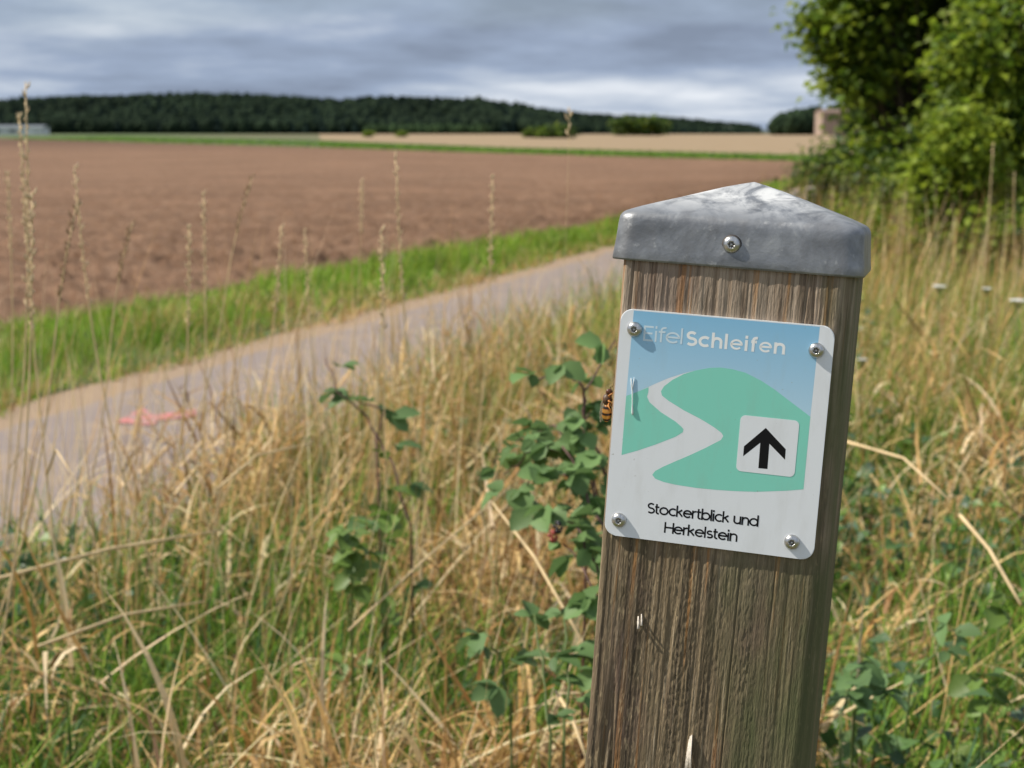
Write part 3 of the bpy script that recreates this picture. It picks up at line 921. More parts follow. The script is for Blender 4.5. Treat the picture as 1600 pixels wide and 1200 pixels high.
grey = m.ramp(g1, [(.30, (.14, .10, .07)), (.44, (.28, .21, .15)), (.56, (.37, .295, .225)), (.72, (.23, .16, .105))])
brown = m.ramp(g1, [(.30, (.065, .05, .03)), (.45, (.15, .113, .068)), (.58, (.215, .162, .098)), (.72, (.125, .09, .05))])
c = m.mix(low, grey, brown)
c = m.mix(m.ramp(g3, [(.59, 0.), (.66, .75)]), c, (.34, .165, .055))                      # rusty streaks
c = m.mix(m.ramp(g2, [(.30, .45), (.46, 0.)]), c, (.055, .042, .03))                     # dark pores
c = m.mix(m.ramp(g2, [(.58, 0.), (.72, .6)]), c, (.50, .41, .29))                      # pale raised fibres
c = m.mix(m.ramp(g4, [(.36, .42), (.46, 0.)]), c, (.07, .056, .042))                      # dark lines of the grain
# purple-brown and grey weathering patches
pv = m.coord(scale=(1, 1, .35)); pn = m.noise(pv, 26, 4, .6)
c = m.mix(m.ramp(pn, [(.52, 0.), (.70, .42)]), c, (.155, .095, .085))
sk = m.math('MULTIPLY', m.ramp(m.noise(m.coord(scale=(1, 1, .22)), 640, 2, .6), [(.58, 0.), (.68, .42)]), m.math('ADD', m.math('MULTIPLY', low, .8), .2))
c = m.mix(sk, c, (.47, .36, .215))                                                      # bright raised fibres
dk = m.ramp(m.noise(m.coord(scale=(1, 1, .10)), 520, 3, .6), [(.30, .5), (.42, 0.)])
c = m.mix(dk, c, (.05, .038, .025))
# algae: towards the right arris and over the lower right
al = m.math('ADD', m.math('MULTIPLY', sp.outputs[0], 11.0), m.math('MULTIPLY', m.math('SUBTRACT', m.noise(pv, 30, 4, .6), .5), 2.2))
al = m.math('ADD', al, m.math('MULTIPLY', low, .15))
c = m.mix(m.ramp(al, [(.22, 0.), (.80, .75)]), c, (.092, .108, .045))
alc = m.math('MULTIPLY', m.ramp(m.noise(pv, 16, 3), [(.52, 0.), (.68, .6)]), low)
c = m.mix(alc, c, (.09, .10, .05))
m.set(Base_Color=c, Roughness=.88); m.b.inputs['Specular IOR Level'].default_value = .2
m.bump(m.math('ADD', m.math('MULTIPLY', g2, .6), m.noise(m.coord(scale=(1, 1, .16)), 1100, 3)), .9, .0007)
obj('timber', np_mesh('timber', V, Fq, True), m.m, post)

# splinters standing off the face
M_spl = plain('pale_splinter', (.62, .55, .46), .8, var=.25, scale=900)
for (x, z, L, wd, lean) in ((-31.8, -107.4, .0065, .0008, .35), (-30.2, -105.5, .006, .0006, .25)):
    pts = [S(x - 1, z + L * 900, .0002), S(x - .6, z + L * 350, .0006), S(x, z, .0030)]
    obj('splinter', py_mesh('splinter', *tube(pts, [wd * .4, wd, wd * .9], 6), smooth=True), M_spl, post)
for k in range(7):
    x = -1.4 + k * .55
    pts = [S(x * .35, -162 + random.uniform(-2, 1), .0003), S(x * .7, -172, .0012 + .0003 * k), S(x + random.uniform(-.4, .4), -183 - random.uniform(0, 5), .0022)]
    obj('splinter', py_mesh('splinter', *tube(pts, [.0003, .00035, .00015], 5), smooth=True), M_spl, post)

# --- metal cap
ring_prof = [(.0598, .0845), (.0632, .0845), (.0634, .0856), (.0629, .090), (.0623, .096), (.0619, .102), (.0616, .1052), (.0611, .1070), (.0602, .1085), (.0588, .1097), (.0568, .1106), (.052, .1124), (.044, .1152), (.034, .1186), (.024, .1220), (.014, .1253), (.007, .1274), (.003, .1285)]
NS = 30        # points per side, NCn per corner
V = []; n_r = None
for ri, (hw, z) in enumerate(ring_prof):
    rc = .0105 if ri < 7 else min(.0095, .0012 + hw * .13); s = []
    for sd in range(4):
        a0 = -math.pi / 2 + sd * math.pi / 2            # outward direction of the side
        dx, dy = math.cos(a0), math.sin(a0); tx, ty = -dy, dx
        for k in range(NS):
            t = -1 + 2 * k / NS; L = hw - rc
            s.append((dx * hw + tx * L * t, dy * hw + ty * L * t))
        for k in range(8):
            a = a0 + k / 8 * math.pi / 2
            cx_, cy_ = (dx + tx) * (hw - rc), (dy + ty) * (hw - rc)
            s.append((cx_ + rc * math.cos(a), cy_ + rc * math.sin(a)))
    n_r = len(s)
    for x, y in s:
        V.append((x * 1.012 - .0016, y * .957 + .0002, z))
V = np.array(V)
dn = (fbm(V * 55, 3, 12) - .5) * .0008
msk = (np.arange(len(V)) // n_r >= 3)
V[:, 2] += dn * msk; V[:, 1] += (fbm(V * 45, 2, 13) - .5) * .0007 * msk
V = V + np.array([0, 0, Z0])
F = []
for i in range(len(ring_prof) - 1):
    for k in range(n_r): F.append([i * n_r + k, i * n_r + (k + 1) % n_r, (i + 1) * n_r + (k + 1) % n_r, (i + 1) * n_r + k])
V = [tuple(q) for q in V]; V.append((-.0016, .0002, Z0 + .1291)); apex = len(V) - 1; i = (len(ring_prof) - 1) * n_r
for k in range(n_r): F.append([i + k, i + (k + 1) % n_r, apex])
m = Mat('galvanised_metal'); v = m.coord()
sp = m.n('SeparateXYZ'); m.put(v, sp.inputs[0])
nA = m.noise(v, 55, 6, .6, .6); nB = m.noise(v, 170, 5, .65); nC = m.noise(m.coord(scale=(1, 1, .3)), 90, 4, .6)
c = m.ramp(nA, [(.34, (.17, .177, .187)), (.48, (.235, .243, .255)), (.60, (.29, .298, .31)), (.70, (.38, .385, .39))])
c = m.mix(m.ramp(nC, [(.5, 0.), (.72, .4)]), c, (.18, .172, .168))
topm = m.ramp(m.math('MULTIPLY', m.math('SUBTRACT', sp.outputs[2], Z0 + .1075), 75.), [(.0, 0.), (1., 1.)])
nD = m.noise(v, 34, 6, .7, 1.2)
rust = m.math('MULTIPLY', topm, m.ramp(m.math('ADD', nD, m.math('MULTIPLY', m.math('SUBTRACT', m.math('MULTIPLY', sp.outputs[0], -1.), -.01), .6)), [(.40, .08), (.47, .5), (.58, 1.)]))
spots = m.ramp(nB, [(.60, 0.), (.70, .6)])
pat = m.math('MAXIMUM', rust, m.math('MULTIPLY', spots, .5))
c = m.mix(pat, c, (.62, .62, .61))                                                    # white bloom of oxide
m.set(Base_Color=c, Metallic=m.math('SUBTRACT', .72, m.math('MULTIPLY', pat, .62)), Roughness=m.math('ADD', .36, m.math('MULTIPLY', nB, .22)))
m.bump(m.math('ADD', nB, m.math('MULTIPLY', nA, .8)), .4, .0008)
cap = obj('cap', py_mesh('cap', V, F, smooth=True), m.m, post)

# --- screws: button heads with a star recess
m = Mat('stainless_steel'); v = m.coord()
m.set(Base_Color=(.56, .55, .53), Metallic=1., Roughness=m.math('ADD', .20, m.math('MULTIPLY', m.noise(v, 900, 3), .2)))
M_screw = m.m


def screw_mesh(r=.0040, h=.0024):
    prof = [(r * .98, 0), (r, .10 * h), (r * .97, .30 * h), (r * .86, .62 * h), (r * .70, .84 * h), (r * .52, .96 * h), (r * .40, h)]
    n = 36; V, F = [], []
    for i, (rr, hh) in enumerate(prof + [(r * .36, h * .97), (r * .34, h * .30)]):
        for k in range(n):
            q = 2 * math.pi * k / n
            f = 1 + (.16 * math.cos(6 * q) if i >= 6 else 0)
            V.append((rr * f * math.cos(q), -hh, rr * f * math.sin(q)))
    rows = len(prof) + 2
    for i in range(rows - 1):
        for k in range(n): F.append([i * n + k, i * n + (k + 1) % n, (i + 1) * n + (k + 1) % n, (i + 1) * n + k])
    F.append([(rows - 1) * n + k for k in range(n)])
    pv, pf = lathe([(r * .13, h * .3), (r * .13, h * .78), (r * .07, h * .84), (.00001, h * .84)], 12)
    V, F = merge([(V, F), (pv, pf)])
    return py_mesh('screw', V, F, True)


ms = screw_mesh()
sc0 = obj('screw', screw_mesh(.0045, .0026), M_screw, cap); sc0.location = Vector((-.7 / 1000 - CX, -.0592, Z0 + .0963))
# a dark washer ring under the cap screw
obj('washer', py_mesh('washer', *lathe([(.0047, -.0008), (.0050, .0002), (.0040, .0004)], 28), smooth=True), plain('rubber_ring', (.05, .04, .035), .7), sc0)

# --- the sign plate
PT = .0022                                     # plate stands this far off the mean wood surface


def rounded(x0, x1, z0, z1, r, n=8):
    p = []
    for cx_, cz_, a0 in ((x1 - r, z1 - r, 0), (x0 + r, z1 - r, 90), (x0 + r, z0 + r, 180), (x1 - r, z0 + r, 270)):
        for k in range(n + 1):
            a = math.radians(a0 + 90 * k / n); p.append((cx_ + r * math.cos(a), cz_ + r * math.sin(a)))
    return p


def slab(name, poly, d0, d1, mat, parent, bevel=0.0):
    """poly in sign millimetres, from d0 to d1 metres off the wood"""
    bm = bmesh.new()
    fr = [bm.verts.new(S(x, z, d1)) for x, z in poly]; bk = [bm.verts.new(S(x, z, d0)) for x, z in poly]
    n = len(poly); f = bm.faces.new(fr); bm.faces.new(bk[::-1])
    for k in range(n): bm.faces.new([fr[k], bk[k], bk[(k + 1) % n], fr[(k + 1) % n]])
    if bevel:
        ed = [e for e in f.edges]
        bmesh.ops.bevel(bm, geom=ed, offset=bevel, segments=2, affect='EDGES', profile=.6)
    bm.normal_update(); bmesh.ops.recalc_face_normals(bm, faces=bm.faces[:])
    me = bpy.data.meshes.new(name); bm.to_mesh(me); bm.free()
    return obj(name, me, mat, parent)


def printed(name, poly, lvl, mat, parent):
    """flat print: a thin sheet lvl steps above the plate"""
    d = PT + .000012 * lvl
    bm = bmesh.new(); f = bm.faces.new([bm.verts.new(S(x, z, d)) for x, z in poly]); f.normal_update()
    bmesh.ops.triangulate(bm, faces=[f], ngon_method='EAR_CLIP'); bm.normal_update()
    for q in bm.faces:
        if q.normal.y > 0: q.normal_flip()
    me = bpy.data.meshes.new(name); bm.to_mesh(me); bm.free()
    return obj(name, me, mat, parent)


def enamel(name, c, c2=None, rough=.38):
    m = Mat(name); v = m.coord()
    n = m.noise(v, 40, 6, .65); n2 = m.noise(m.coord(scale=(1, 1, .25)), 120, 4, .6)
    col = c
    if c2:
        sp = m.n('SeparateXYZ'); m.put(v, sp.inputs[0])
        t = m.math('MULTIPLY', m.math('SUBTRACT', sp.outputs[2], Z0 + .01), 20.)
        col = m.mix(m.math('MINIMUM', m.math('MAXIMUM', t, 0.), 1.), c, c2)
    dirt = m.ramp(n2, [(.52, 0.), (.80, .16)])
    col = m.mix(dirt, (*col, 1) if isinstance(col, tuple) else col, (.33, .31, .25))
    spk = m.ramp(m.noise(v, 420, 2, .5), [(.74, 0.), (.80, .5)])
    col = m.mix(spk, col, (.30, .29, .25))
    m.set(Base_Color=col, Roughness=m.math('ADD', rough - .08, m.math('MULTIPLY', n, .16)))
    m.b.inputs['Specular IOR Level'].default_value = .45
    return m.m


M_white = enamel('white_enamel', (.775, .80, .83))
M_blue = enamel('sky_blue_print', (.47, .68, .82), (.24, .51, .74))
M_greenp = enamel('hill_green_print', (.235, .66, .53))
M_black = plain('black_print', (.008, .008, .009), .5, spec=.15)
M_text = plain('white_lettering_print', (.86, .87, .86), .4)
M_text2 = enamel('faded_lettering_print', (.62, .75, .83))

plate = slab('sign_plate', rounded(-54.2, 54.2, -59.6, 59.6, 6.2), -.0002, PT, M_white, post, .0004)
roadL = [(-48.1, 14.5), (-43.1, 16.9), (-36.8, 20.2), (-36.7, 17.7), (-37.2, 15.3), (-35.7, 12.5), (-32.5, 10.2), (-29.3, 7.9), (-21.4, 3.9), (-18.2, 1.6), (-17.0, .4), (-17.2, -1.2), (-20.8, -4.0), (-30.9, -9.2), (-40, -13.4), (-48.1, -16.6)]
hill = [(-19.0, 28.9), (-24.7, 25.3), (-28.9, 21.4), (-30.2, 18.8), (-29.5, 16.6), (-25.8, 14.2), (-17.5, 10.1), (-9.4, 6.9), (-4.5, 4.6), (-.8, 2.7), (2.5, .6), (3.6, -.9), (2.6, -3.0), (-4.9, -8.0), (-13, -12.9), (-19.8, -16.7), (-26, -20.3), (-29.8, -22.9), (-31.2, -25.1), (-29.5, -27.0), (-25, -28.2), (-18.8, -28.9), (-8, -29.3), (2.0, -29.1), (12, -28.6), (22.4, -27.7), (37.3, -25.4), (46.1, -23.6), (46.1, 13.6), (34.1, 21.1), (27, 25.6), (20.3, 29.2), (12.0, 32.5), (5, 33.7), (-1, 33.9), (-6.4, 33.2), (-13.4, 31.2)]
blue = [(-47.6, 59.0), (-48.1, 14.5), (-43.1, 16.9), (-36.8, 20.4), (-33.4, 22.4), (-26.7, 26.0), (-19, 29.3), (-13.4, 31.2), (-1, 33.8), (12.0, 32.4), (20.3, 29.1), (34.1, 21.0), (46.1, 13.5), (46.6, 59.0)]
printed('sky_print', blue, 1, M_blue, plate)
printed('hill_print', roadL, 2, M_greenp, plate)
printed('hill_print', hill, 2, M_greenp, plate)
panel = slab('arrow_panel', rounded(11.5, 41.0, -18.0, 10.9, 2.6), PT + .00004, PT + .00012, M_white, plate)
ar = [(24.6, 5.6), (35.5, -4.2), (35.6, -9.6), (27.1, -2.3), (27.3, -15.3), (22.7, -15.4), (22.5, -2.3), (14.5, -10.2), (14.5, -5.0)]
printed('arrow', ar, 12, M_black, plate)

# lettering: geometric sans drawn as strokes (cap height 1, x-height .70)


def arc(cx_, cz_, rx_, rz_, a0, a1, n=18):
    return [(cx_ + rx_ * math.cos(math.radians(a0 + (a1 - a0) * k / n)), cz_ + rz_ * math.sin(math.radians(a0 + (a1 - a0) * k / n))) for k in range(n + 1)]


XH = .70
GL = {
    'E': (.50, [[(.40, 1), (0, 1), (0, 0), (.40, 0)], [(0, .52), (.36, .52)]]),
    'H': (.66, [[(0, 0), (0, 1)], [(.58, 0), (.58, 1)], [(0, .52), (.58, .52)]]),
    'S': (.56, [arc(.25, .755, .215, .245, 35, 262) + arc(.25, .255, .24, .255, 82, -145)]),
    's': (.46, [arc(.195, .525, .165, .175, 35, 262) + arc(.195, .178, .19, .178, 82, -145)]),
    'i': (.16, [[(.02, 0), (.02, XH - .02)], [(.02, .90), (.02, 1.03)]]),
    'l': (.16, [[(.02, 0), (.02, 1.04)]]),
    'f': (.34, [[(.10, 0), (.10, .82)] + arc(.27, .84, .17, .18, 180, 75, 8), [(-.02, XH), (.28, XH)]]),
    't': (.36, [[(.10, .94), (.10, .17)] + arc(.25, .17, .15, .17, 180, 285, 8), [(-.02, XH), (.29, XH)]]),
    'e': (.66, [[(.01, .37), (.565, .37)] + arc(.29, .35, .28, .35, 4, 318, 26)]),
    'c': (.56, [arc(.29, .35, .28, .35, 48, 312, 22)]),
    'o': (.70, [arc(.30, .35, .29, .35, 0, 360, 30)]),
    'h': (.58, [[(.02, 0), (.02, 1.04)], [(.02, .40)] + arc(.245, .44, .215, .26, 180, 0, 14) + [(.46, 0)]]),
    'n': (.58, [[(.02, 0), (.02, XH)], [(.02, .40)] + arc(.245, .44, .215, .26, 180, 0, 14) + [(.46, 0)]]),
    'u': (.60, [[(.02, XH), (.02, .26)] + arc(.245, .26, .225, .26, 180, 360, 14) + [(.47, XH)], [(.47, .3), (.47, 0)]]),
    'k': (.52, [[(.02, 0), (.02, 1.04)], [(.40, XH), (.05, .36)], [(.15, .44), (.43, 0)]]),
    'r': (.34, [[(.02, 0), (.02, XH)], [(.02, .40)] + arc(.24, .44, .22, .26, 180, 75, 9)]),
    'b': (.68, [[(.02, 0), (.02, 1.04)], arc(.30, .35, .28, .35, 0, 360, 30)]),
    'd': (.68, [[(.56, 0), (.56, 1.04)], arc(.28, .35, .28, .35, 0, 360, 30)]),
}


def stroke_text(name, text, x0, x1, z0, h, wt, mat, parent, lvl, slope=0.0, track=0.0):
    """letters fitted between x0 and x1 (sign mm), baseline z0, cap height h, stroke weight wt (mm)"""
    tot = sum((GL[ch][0] if ch != ' ' else .30) + track for ch in text) - track - .10
    k = (x1 - x0 - wt) / tot
    V, F = [], []; pen = 0.0; cnt = 0
    for ch in text:
        if ch == ' ': pen += .30 + track; continue
        adv, strokes = GL[ch]
        for si, st in enumerate(strokes):
            wq = wt * (.72 if ch == 'e' and si == 0 and wt > 1 else 1)
            pts = [np.array((x0 + wt / 2 + (pen + px_) * k, z0 + wt / 2 + pz_ * (h - wt))) for px_, pz_ in st]
            for e0, e1 in ((0, 1), (-1, -2)):          # upright ends reach the full height
                if abs(st[e0][0] - st[e1][0]) < 1e-6 and abs(st[e0][1] - .90) > .01: pts[e0] = pts[e0] + np.array((0, wt / 2 * np.sign(pts[e0][1] - pts[e1][1])))
            d = PT + .000012 * lvl + .000006 * (cnt % 9); cnt += 1
            b = len(V); m_ = len(pts)
            closed = np.linalg.norm(pts[0] - pts[-1]) < 1e-6
            for i in range(m_):
                if closed: a_, c_ = pts[(i - 1) % (m_ - 1)], pts[(i + 1) % (m_ - 1)]
                else: a_, c_ = pts[max(i - 1, 0)], pts[min(i + 1, m_ - 1)]
                t1 = pts[i] - a_; t2 = c_ - pts[i]
                t1 = t1 / (np.linalg.norm(t1) + 1e-12); t2 = t2 / (np.linalg.norm(t2) + 1e-12)
                t = t1 + t2; t = t / (np.linalg.norm(t) + 1e-12)
                nrm = np.array((-t[1], t[0])); ref = t1 if np.linalg.norm(t1) > .5 else t2
                sc = wq / 2 / max(.35, abs(np.dot(nrm, np.array((-ref[1], ref[0])))))
                for s_ in (1, -1):
                    q_ = pts[i] + nrm * sc * s_
                    V.append(S(q_[0], q_[1] + slope * (q_[0] - x0), d))
            for i in range(m_ - 1): F.append([b + 2 * i, b + 2 * i + 1, b + 2 * i + 3, b + 2 * i + 2])
        pen += adv + track
    me = py_mesh(name, V, F)
    bm = bmesh.new(); bm.from_mesh(me); bm.normal_update()
    for q in bm.faces:
        if q.normal.y > 0: q.normal_flip()
    bm.to_mesh(me); bm.free()
    return obj(name, me, mat, parent)


stroke_text('lettering', 'Eifel', -41.6, -20.9, 43.9, 7.9, .95, M_text2, plate, 3)
stroke_text('lettering', 'Schleifen', -19.7, 30.8, 43.5, 7.6, 1.42, M_text, plate, 3, track=.13)
stroke_text('lettering', 'Stockertblick und', -32.5, 25.4, -45.6, 5.75, .88, M_black, plate, 3)
stroke_text('lettering', 'Herkelstein', -22.7, 15.5, -54.8, 5.75, .88, M_black, plate, 3)
# drip of bird lime on the left border
dv = [S(-46.2, 24, PT + .0003), S(-45.6, 20, PT + .0004), S(-44.9, 17, PT + .0005), S(-44.5, 11, PT + .0004), S(-44.0, 6.2, PT + .0005), S(-43.9, 5.0, PT + .0004)]
obj('dried_drip', py_mesh('dried_drip', *merge([tube(dv, [.0002, .0003, .00035, .00025, .0006, .0003], 8), tube([S(-44.6, 24.5, PT + .0003), S(-44.9, 20, PT + .0004), S(-45.0, 17.5, PT + .0004)], [.00015, .00025, .00025], 6)]), smooth=True), plain('lime', (.74, .76, .76), .5), plate)
for (x, z) in ((-46.4, 49.4), (46.0, 47.1), (-46.7, -51.1), (42.9, -51.3)):
    o = bpy.data.objects.new('screw', ms); COL.objects.link(o); o.parent = plate
    o.location = S(x, z, PT); o.rotation_euler = (0, random.uniform(0, 1), 0)
ms.materials.append(M_screw)

# --- hoverfly clinging to the sunlit side of the post
m = Mat('striped_abdomen'); v = m.coord(); sp = m.n('SeparateXYZ'); m.put(v, sp.inputs[0])
wv_ = m.math('ADD', m.math('MULTIPLY', sp.outputs[2], 1900.), m.math('MULTIPLY', m.math('ABSOLUTE', sp.outputs[1]), 500.))
st = m.math('ADD', m.math('MULTIPLY', m.math('SINE', wv_), .5), .5)
m.set(Base_Color=m.ramp(st, [(.22, (.03, .015, .006)), (.36, (.55, .20, .03)), (1., (.66, .32, .05))]), Roughness=.35)
M_abd = m.m
M_thx = plain('dark_thorax', (.09, .045, .02), .5, var=.8, scale=1500); M_org = plain('orange_leg', (.55, .22, .05), .45)
M_eye = plain('insect_eye', (.10, .035, .015), .25)
m = Mat('insect_wing'); m.set(Base_Color=(.55, .50, .40), Roughness=.2, Alpha=.42); M_wing = m.m
fly = empty('hoverfly', (0, 0, 0)); tag(fly, 'orange and black striped hoverfly clinging to the left side of the post', 'insect')
fly.matrix_world = post.matrix_world @ Matrix.Translation((-.0587, -.0525, Z0 + .0075))
obj('abdomen', py_mesh('abdomen', *ellipsoid((-.0034, 0, -.0040), (.0027, .0026, .0050), 18, 14), smooth=True), M_abd, fly)
obj('thorax', py_mesh('thorax', *ellipsoid((-.0038, 0, .0030), (.0026, .0025, .0032), 16, 12), smooth=True), M_thx, fly)
hd = obj('head', py_mesh('head', *ellipsoid((-.0030, 0, .0070), (.0019, .0022, .0016), 14, 10), smooth=True), M_thx, fly)
for s_ in (-1, 1):
    obj('eye', py_mesh('eye', *ellipsoid((-.0031, s_ * .0014, .0073), (.0014, .0010, .0014), 12, 8), smooth=True), M_eye, hd)
    obj('antenna', py_mesh('antenna', *tube([(-.0028, s_ * .0005, .0084), (-.0024, s_ * .0008, .0096), (-.0016, s_ * .0012, .0102)], [.00012, .0001, .00008], 5), smooth=True), M_thx, hd)
    wp = [(-.0052, s_ * .0012, .0040), (-.0064, s_ * .0030, .0015), (-.0066, s_ * .0042, -.0040), (-.0060, s_ * .0036, -.0088), (-.0058, s_ * .0016, -.0092), (-.0060, s_ * .0006, -.0030)]
    wv2 = wp + [(x - .00005, y, z) for x, y, z in wp]
    obj('wing', py_mesh('wing', wv2, [[0, 1, 2, 3, 4, 5], [11, 10, 9, 8, 7, 6]] + [[i, (i + 1) % 6, (i + 1) % 6 + 6, i + 6] for i in range(6)]), M_wing, fly)
    for (za, zb, zd) in ((.0045, .0066, .0075), (.0030, .0024, .0012), (.0016, -.0012, -.0040)):
        obj('leg', py_mesh('leg', *tube([(-.0022, s_ * .0016, za), (-.0024, s_ * .0036, (za + zb) / 2), (-.0012, s_ * .0040, zb), (.0001, s_ * .0034, zd)], [.00042, .00040, .00030, .00016], 6), smooth=True), M_org, fly)
    obj('stripe', py_mesh('stripe', *tube([(-.0052, s_ * .0006, .0052), (-.0062, s_ * .0009, .0032), (-.0056, s_ * .0010, .0008)], [.0002, .0003, .0002], 6), smooth=True), M_org, fly)

# ================================================================== SINGLE PLANTS
M_stalk = plain('dry_stalk', (.62, .46, .25), .7, var=.25, scale=30)
M_seed = plain('seed_husks', (.62, .47, .28), .8, var=.3, scale=200)
M_brown = plain('brown_husks', (.27, .17, .085), .8, var=.3, scale=200)


def stalk(label, top, D, base_dx=0.0, nod=(.0, .0), head=.22, brown=False, thick=.0024, nh=30, group='tall dry grass stalks'):
    """one tall culm with a seed head; top is the photo pixel of its tip, D its distance"""
    tip = at_depth(top[0], top[1], D)
    base_dx += random.uniform(-.34, .20)
    b = Vector((tip.x + base_dx, D + random.uniform(-.05, .05), 0))
    root = empty('grass_stalk', b); tag(root, label, 'grass stalk', group)
    t = tip - b
    n1 = Vector((nod[0], 0, nod[1]))
    pts = []
    for i in range(13):
        s = i / 12; p = t * s + Vector((-base_dx * .25 * math.sin(math.pi * s), 0, 0)) + n1 * max(0, s - .75) ** 2 * 8
        pts.append(p)
    obj('stem', py_mesh('stem', *tube(pts, [thick * (1 - .6 * i / 12) for i in range(13)], 6), smooth=True), M_stalk, root)
    # seed head: husks up the last part
    sv = []; L = t.length
    for i in range(nh):
        s = 1 - head / L * (1 - i / nh); f = s * 12; j = min(11, int(f)); p = pts[j].lerp(pts[j + 1], f - j)
        a = i * 2.4; d = Vector((math.cos(a) * .5, math.sin(a) * .5, 1.0)).normalized()
        q = p + d * random.uniform(.006, .016)
        sv.append(tube([p + d * .001, p.lerp(q, .45) + Vector((math.cos(a), math.sin(a), 0)) * .0015, q], [.0006, random.uniform(.0013, .0024), .0003], 5))
    obj('seed_head', py_mesh('seed_head', *merge(sv), smooth=True), M_brown if brown else M_seed, root)
    # one withered leaf
    j = random.randint(3, 6); p = pts[j]; a = random.uniform(-1, 1)
    lv = [p, p + Vector((math.cos(a) * .05, math.sin(a) * .05, .05)), p + Vector((math.cos(a) * .12, math.sin(a) * .12, .02)), p + Vector((math.cos(a) * .16, math.sin(a) * .16, -.06))]
    VV, FF = [], []
    for i, q in enumerate(lv):
        wd = .0022 * (1 - i / 3.2); VV += [q + Vector((-math.sin(a) * wd, math.cos(a) * wd, 0)), q - Vector((-math.sin(a) * wd, math.cos(a) * wd, 0))]
    for i in range(3): FF.append([2 * i, 2 * i + 1, 2 * i + 3, 2 * i + 2])
    obj('leaf', py_mesh('leaf', VV, FF, True), M_stalk, root)
    return root


stalk('tallest dry grass stalk at the far left, rising above the forest', (40, 128), 2.15, .10, head=.34)
stalk('straight pale grass stalk at the far left, left of the tallest one', (30, 176), 2.3, .09, head=.20, thick=.0022)
stalk('thin grass stalk at the left edge against the brown field', (12, 268), 2.9, .10, head=.16)
stalk('curved grass stalk leaning left over the lower left field', (116, 258), 2.5, .16, head=.24)
stalk('grass stalk with dark nodding tip right of the tallest pair', (92, 300), 2.1, -.03, nod=(.05, -.03), head=.16, brown=True)
stalk('grass stalk with a drooping brown head left of the field centre', (180, 330), 2.6, -.05, nod=(.06, -.04), head=.12, brown=True)
stalk('slender upright grass stalk before the left middle of the field', (318, 298), 2.7, .02, head=.20)
stalk('grass stalk with a short dark head in the open field', (366, 264), 2.9, -.06, nod=(.07, -.03), head=.13, brown=True)
stalk('bent grass stalk leaning right in front of the verge', (440, 352), 2.8, -.10, head=.18)
stalk('faint thin grass stalk left of the upright centre stalk', (566, 280), 3.2, .01, head=.12, thick=.0014)
stalk('tall upright grass stalk in the centre crossing the verge', (618, 236), 2.6, .01, head=.26)
stalk('thick pale grass stalk just left of the centre one', (596, 356), 2.3, -.03, head=.16, thick=.0022)
stalk('short grass stalk right of the centre against the verge', (770, 272), 2.9, -.03, head=.18)
stalk('lone grass head reaching the dark forest left of the post', (890, 168), 2.5, .02, head=.055, thick=.0008, nh=7)
stalk('feathery grass stalk in front of the field, third from the middle', (476, 356), 3.0, .02, head=.2)
stalk('leaning grass stalk at the verge left of centre', (296, 350), 2.5, -.06, head=.18)
stalk('pale grass stalk at the left in front of the green verge', (50, 300), 1.9, .08, head=.18)
stalk('reddish dry stalk in front of the hedge at the right edge', (1552, 222), 6.5, .06, head=.45, brown=False, thick=.0036)
stalk('reddish dry stalk beside the right edge, shorter of the two', (1585, 268), 6.5, .0, head=.45, brown=True, thick=.0036)
stalk('pale grass stalk in front of the low bush right of the cap', (1302, 292), 6.0, .0, head=.3, thick=.003)
stalk('long stalk leaning right below the yellow sapling', (1492, 340), 6.0, -.26, head=.34, thick=.0034)
stalk('faded grass stalk in front of the shady bush', (1416, 300), 7.5, .03, head=.36, thick=.0034)


def straw(label, a, b, D0_, D1_, r, mid=None):
    """one fallen or broken straw between two photo pixels"""
    p, q = at_depth(a[0], a[1], D0_), at_depth(b[0], b[1], D1_)
    k = p.lerp(q, .5) + Vector((0, 0, .012)) if mid is None else at_depth(mid[0], mid[1], (D0_ + D1_) / 2)
    pts = [p, p.lerp(k, .5), k, k.lerp(q, .5), q]
    c0 = p.copy()
    me = py_mesh('broken_straw', *tube([x - c0 for x in pts], [r, r, r * .95, r * .9, r * .6], 7), smooth=True)
    o = obj('broken_straw', me, M_stalk); o.location = c0
    return tag(o, label, 'straw', 'loose broken straws')


straw('stout kinked straw slanting down to the left edge of the post', (926, 1030), (770, 786), 1.62, 1.85, 0.0021, (835, 870))
straw('thick straw lying across the lower left corner of the grass', (-10, 906), (350, 828), 2.15, 2.45, 0.0029, (170, 858))
straw('arched straw rising right in front of the left end of the path', (335, 768), (486, 692), 2.5, 2.75, 0.0024, (400, 712))
straw('long straw slanting up to the right below the bramble', (545, 985), (798, 760), 1.9, 2.3, 0.0018, (670, 868))
straw('bent straw arching over the right grass beside the post', (1322, 690), (1480, 778), 2.3, 2.1, 0.0024, (1412, 716))
straw('straight straw in the lower right, running down to the right edge', (1500, 805), (1595, 945), 2.1, 1.9, .0028)
straw('short brown straw at the foot of the post on the left', (868, 1080), (918, 1190), 1.6, 1.5, .0022)
straw('pale straw crossing level through the lower left grass', (60, 1010), (318, 940), 1.9, 2.1, .0022)


# bramble: canes with threefold leaves, each leaflet a part of its own
def leaf_mesh(L, wdt, name='leaf'):
    V, F = [], []; n = 6
    for i in range(n + 1):
        s = i / n; ww = wdt * math.sin(math.pi * min(1, s * .96 + .04)) ** .8 * (1.08 if i % 2 else .92)
        z = -.18 * L * s * s
        V += [(-ww, L * s, z + ww * .35), (0, L * s, z), (ww, L * s, z + ww * .35)]
    for i in range(n):
        for k in (0, 1): F.append([3 * i + k, 3 * i + k + 1, 3 * i + 4 + k, 3 * i + 3 + k])
    return py_mesh(name, V, F, True)


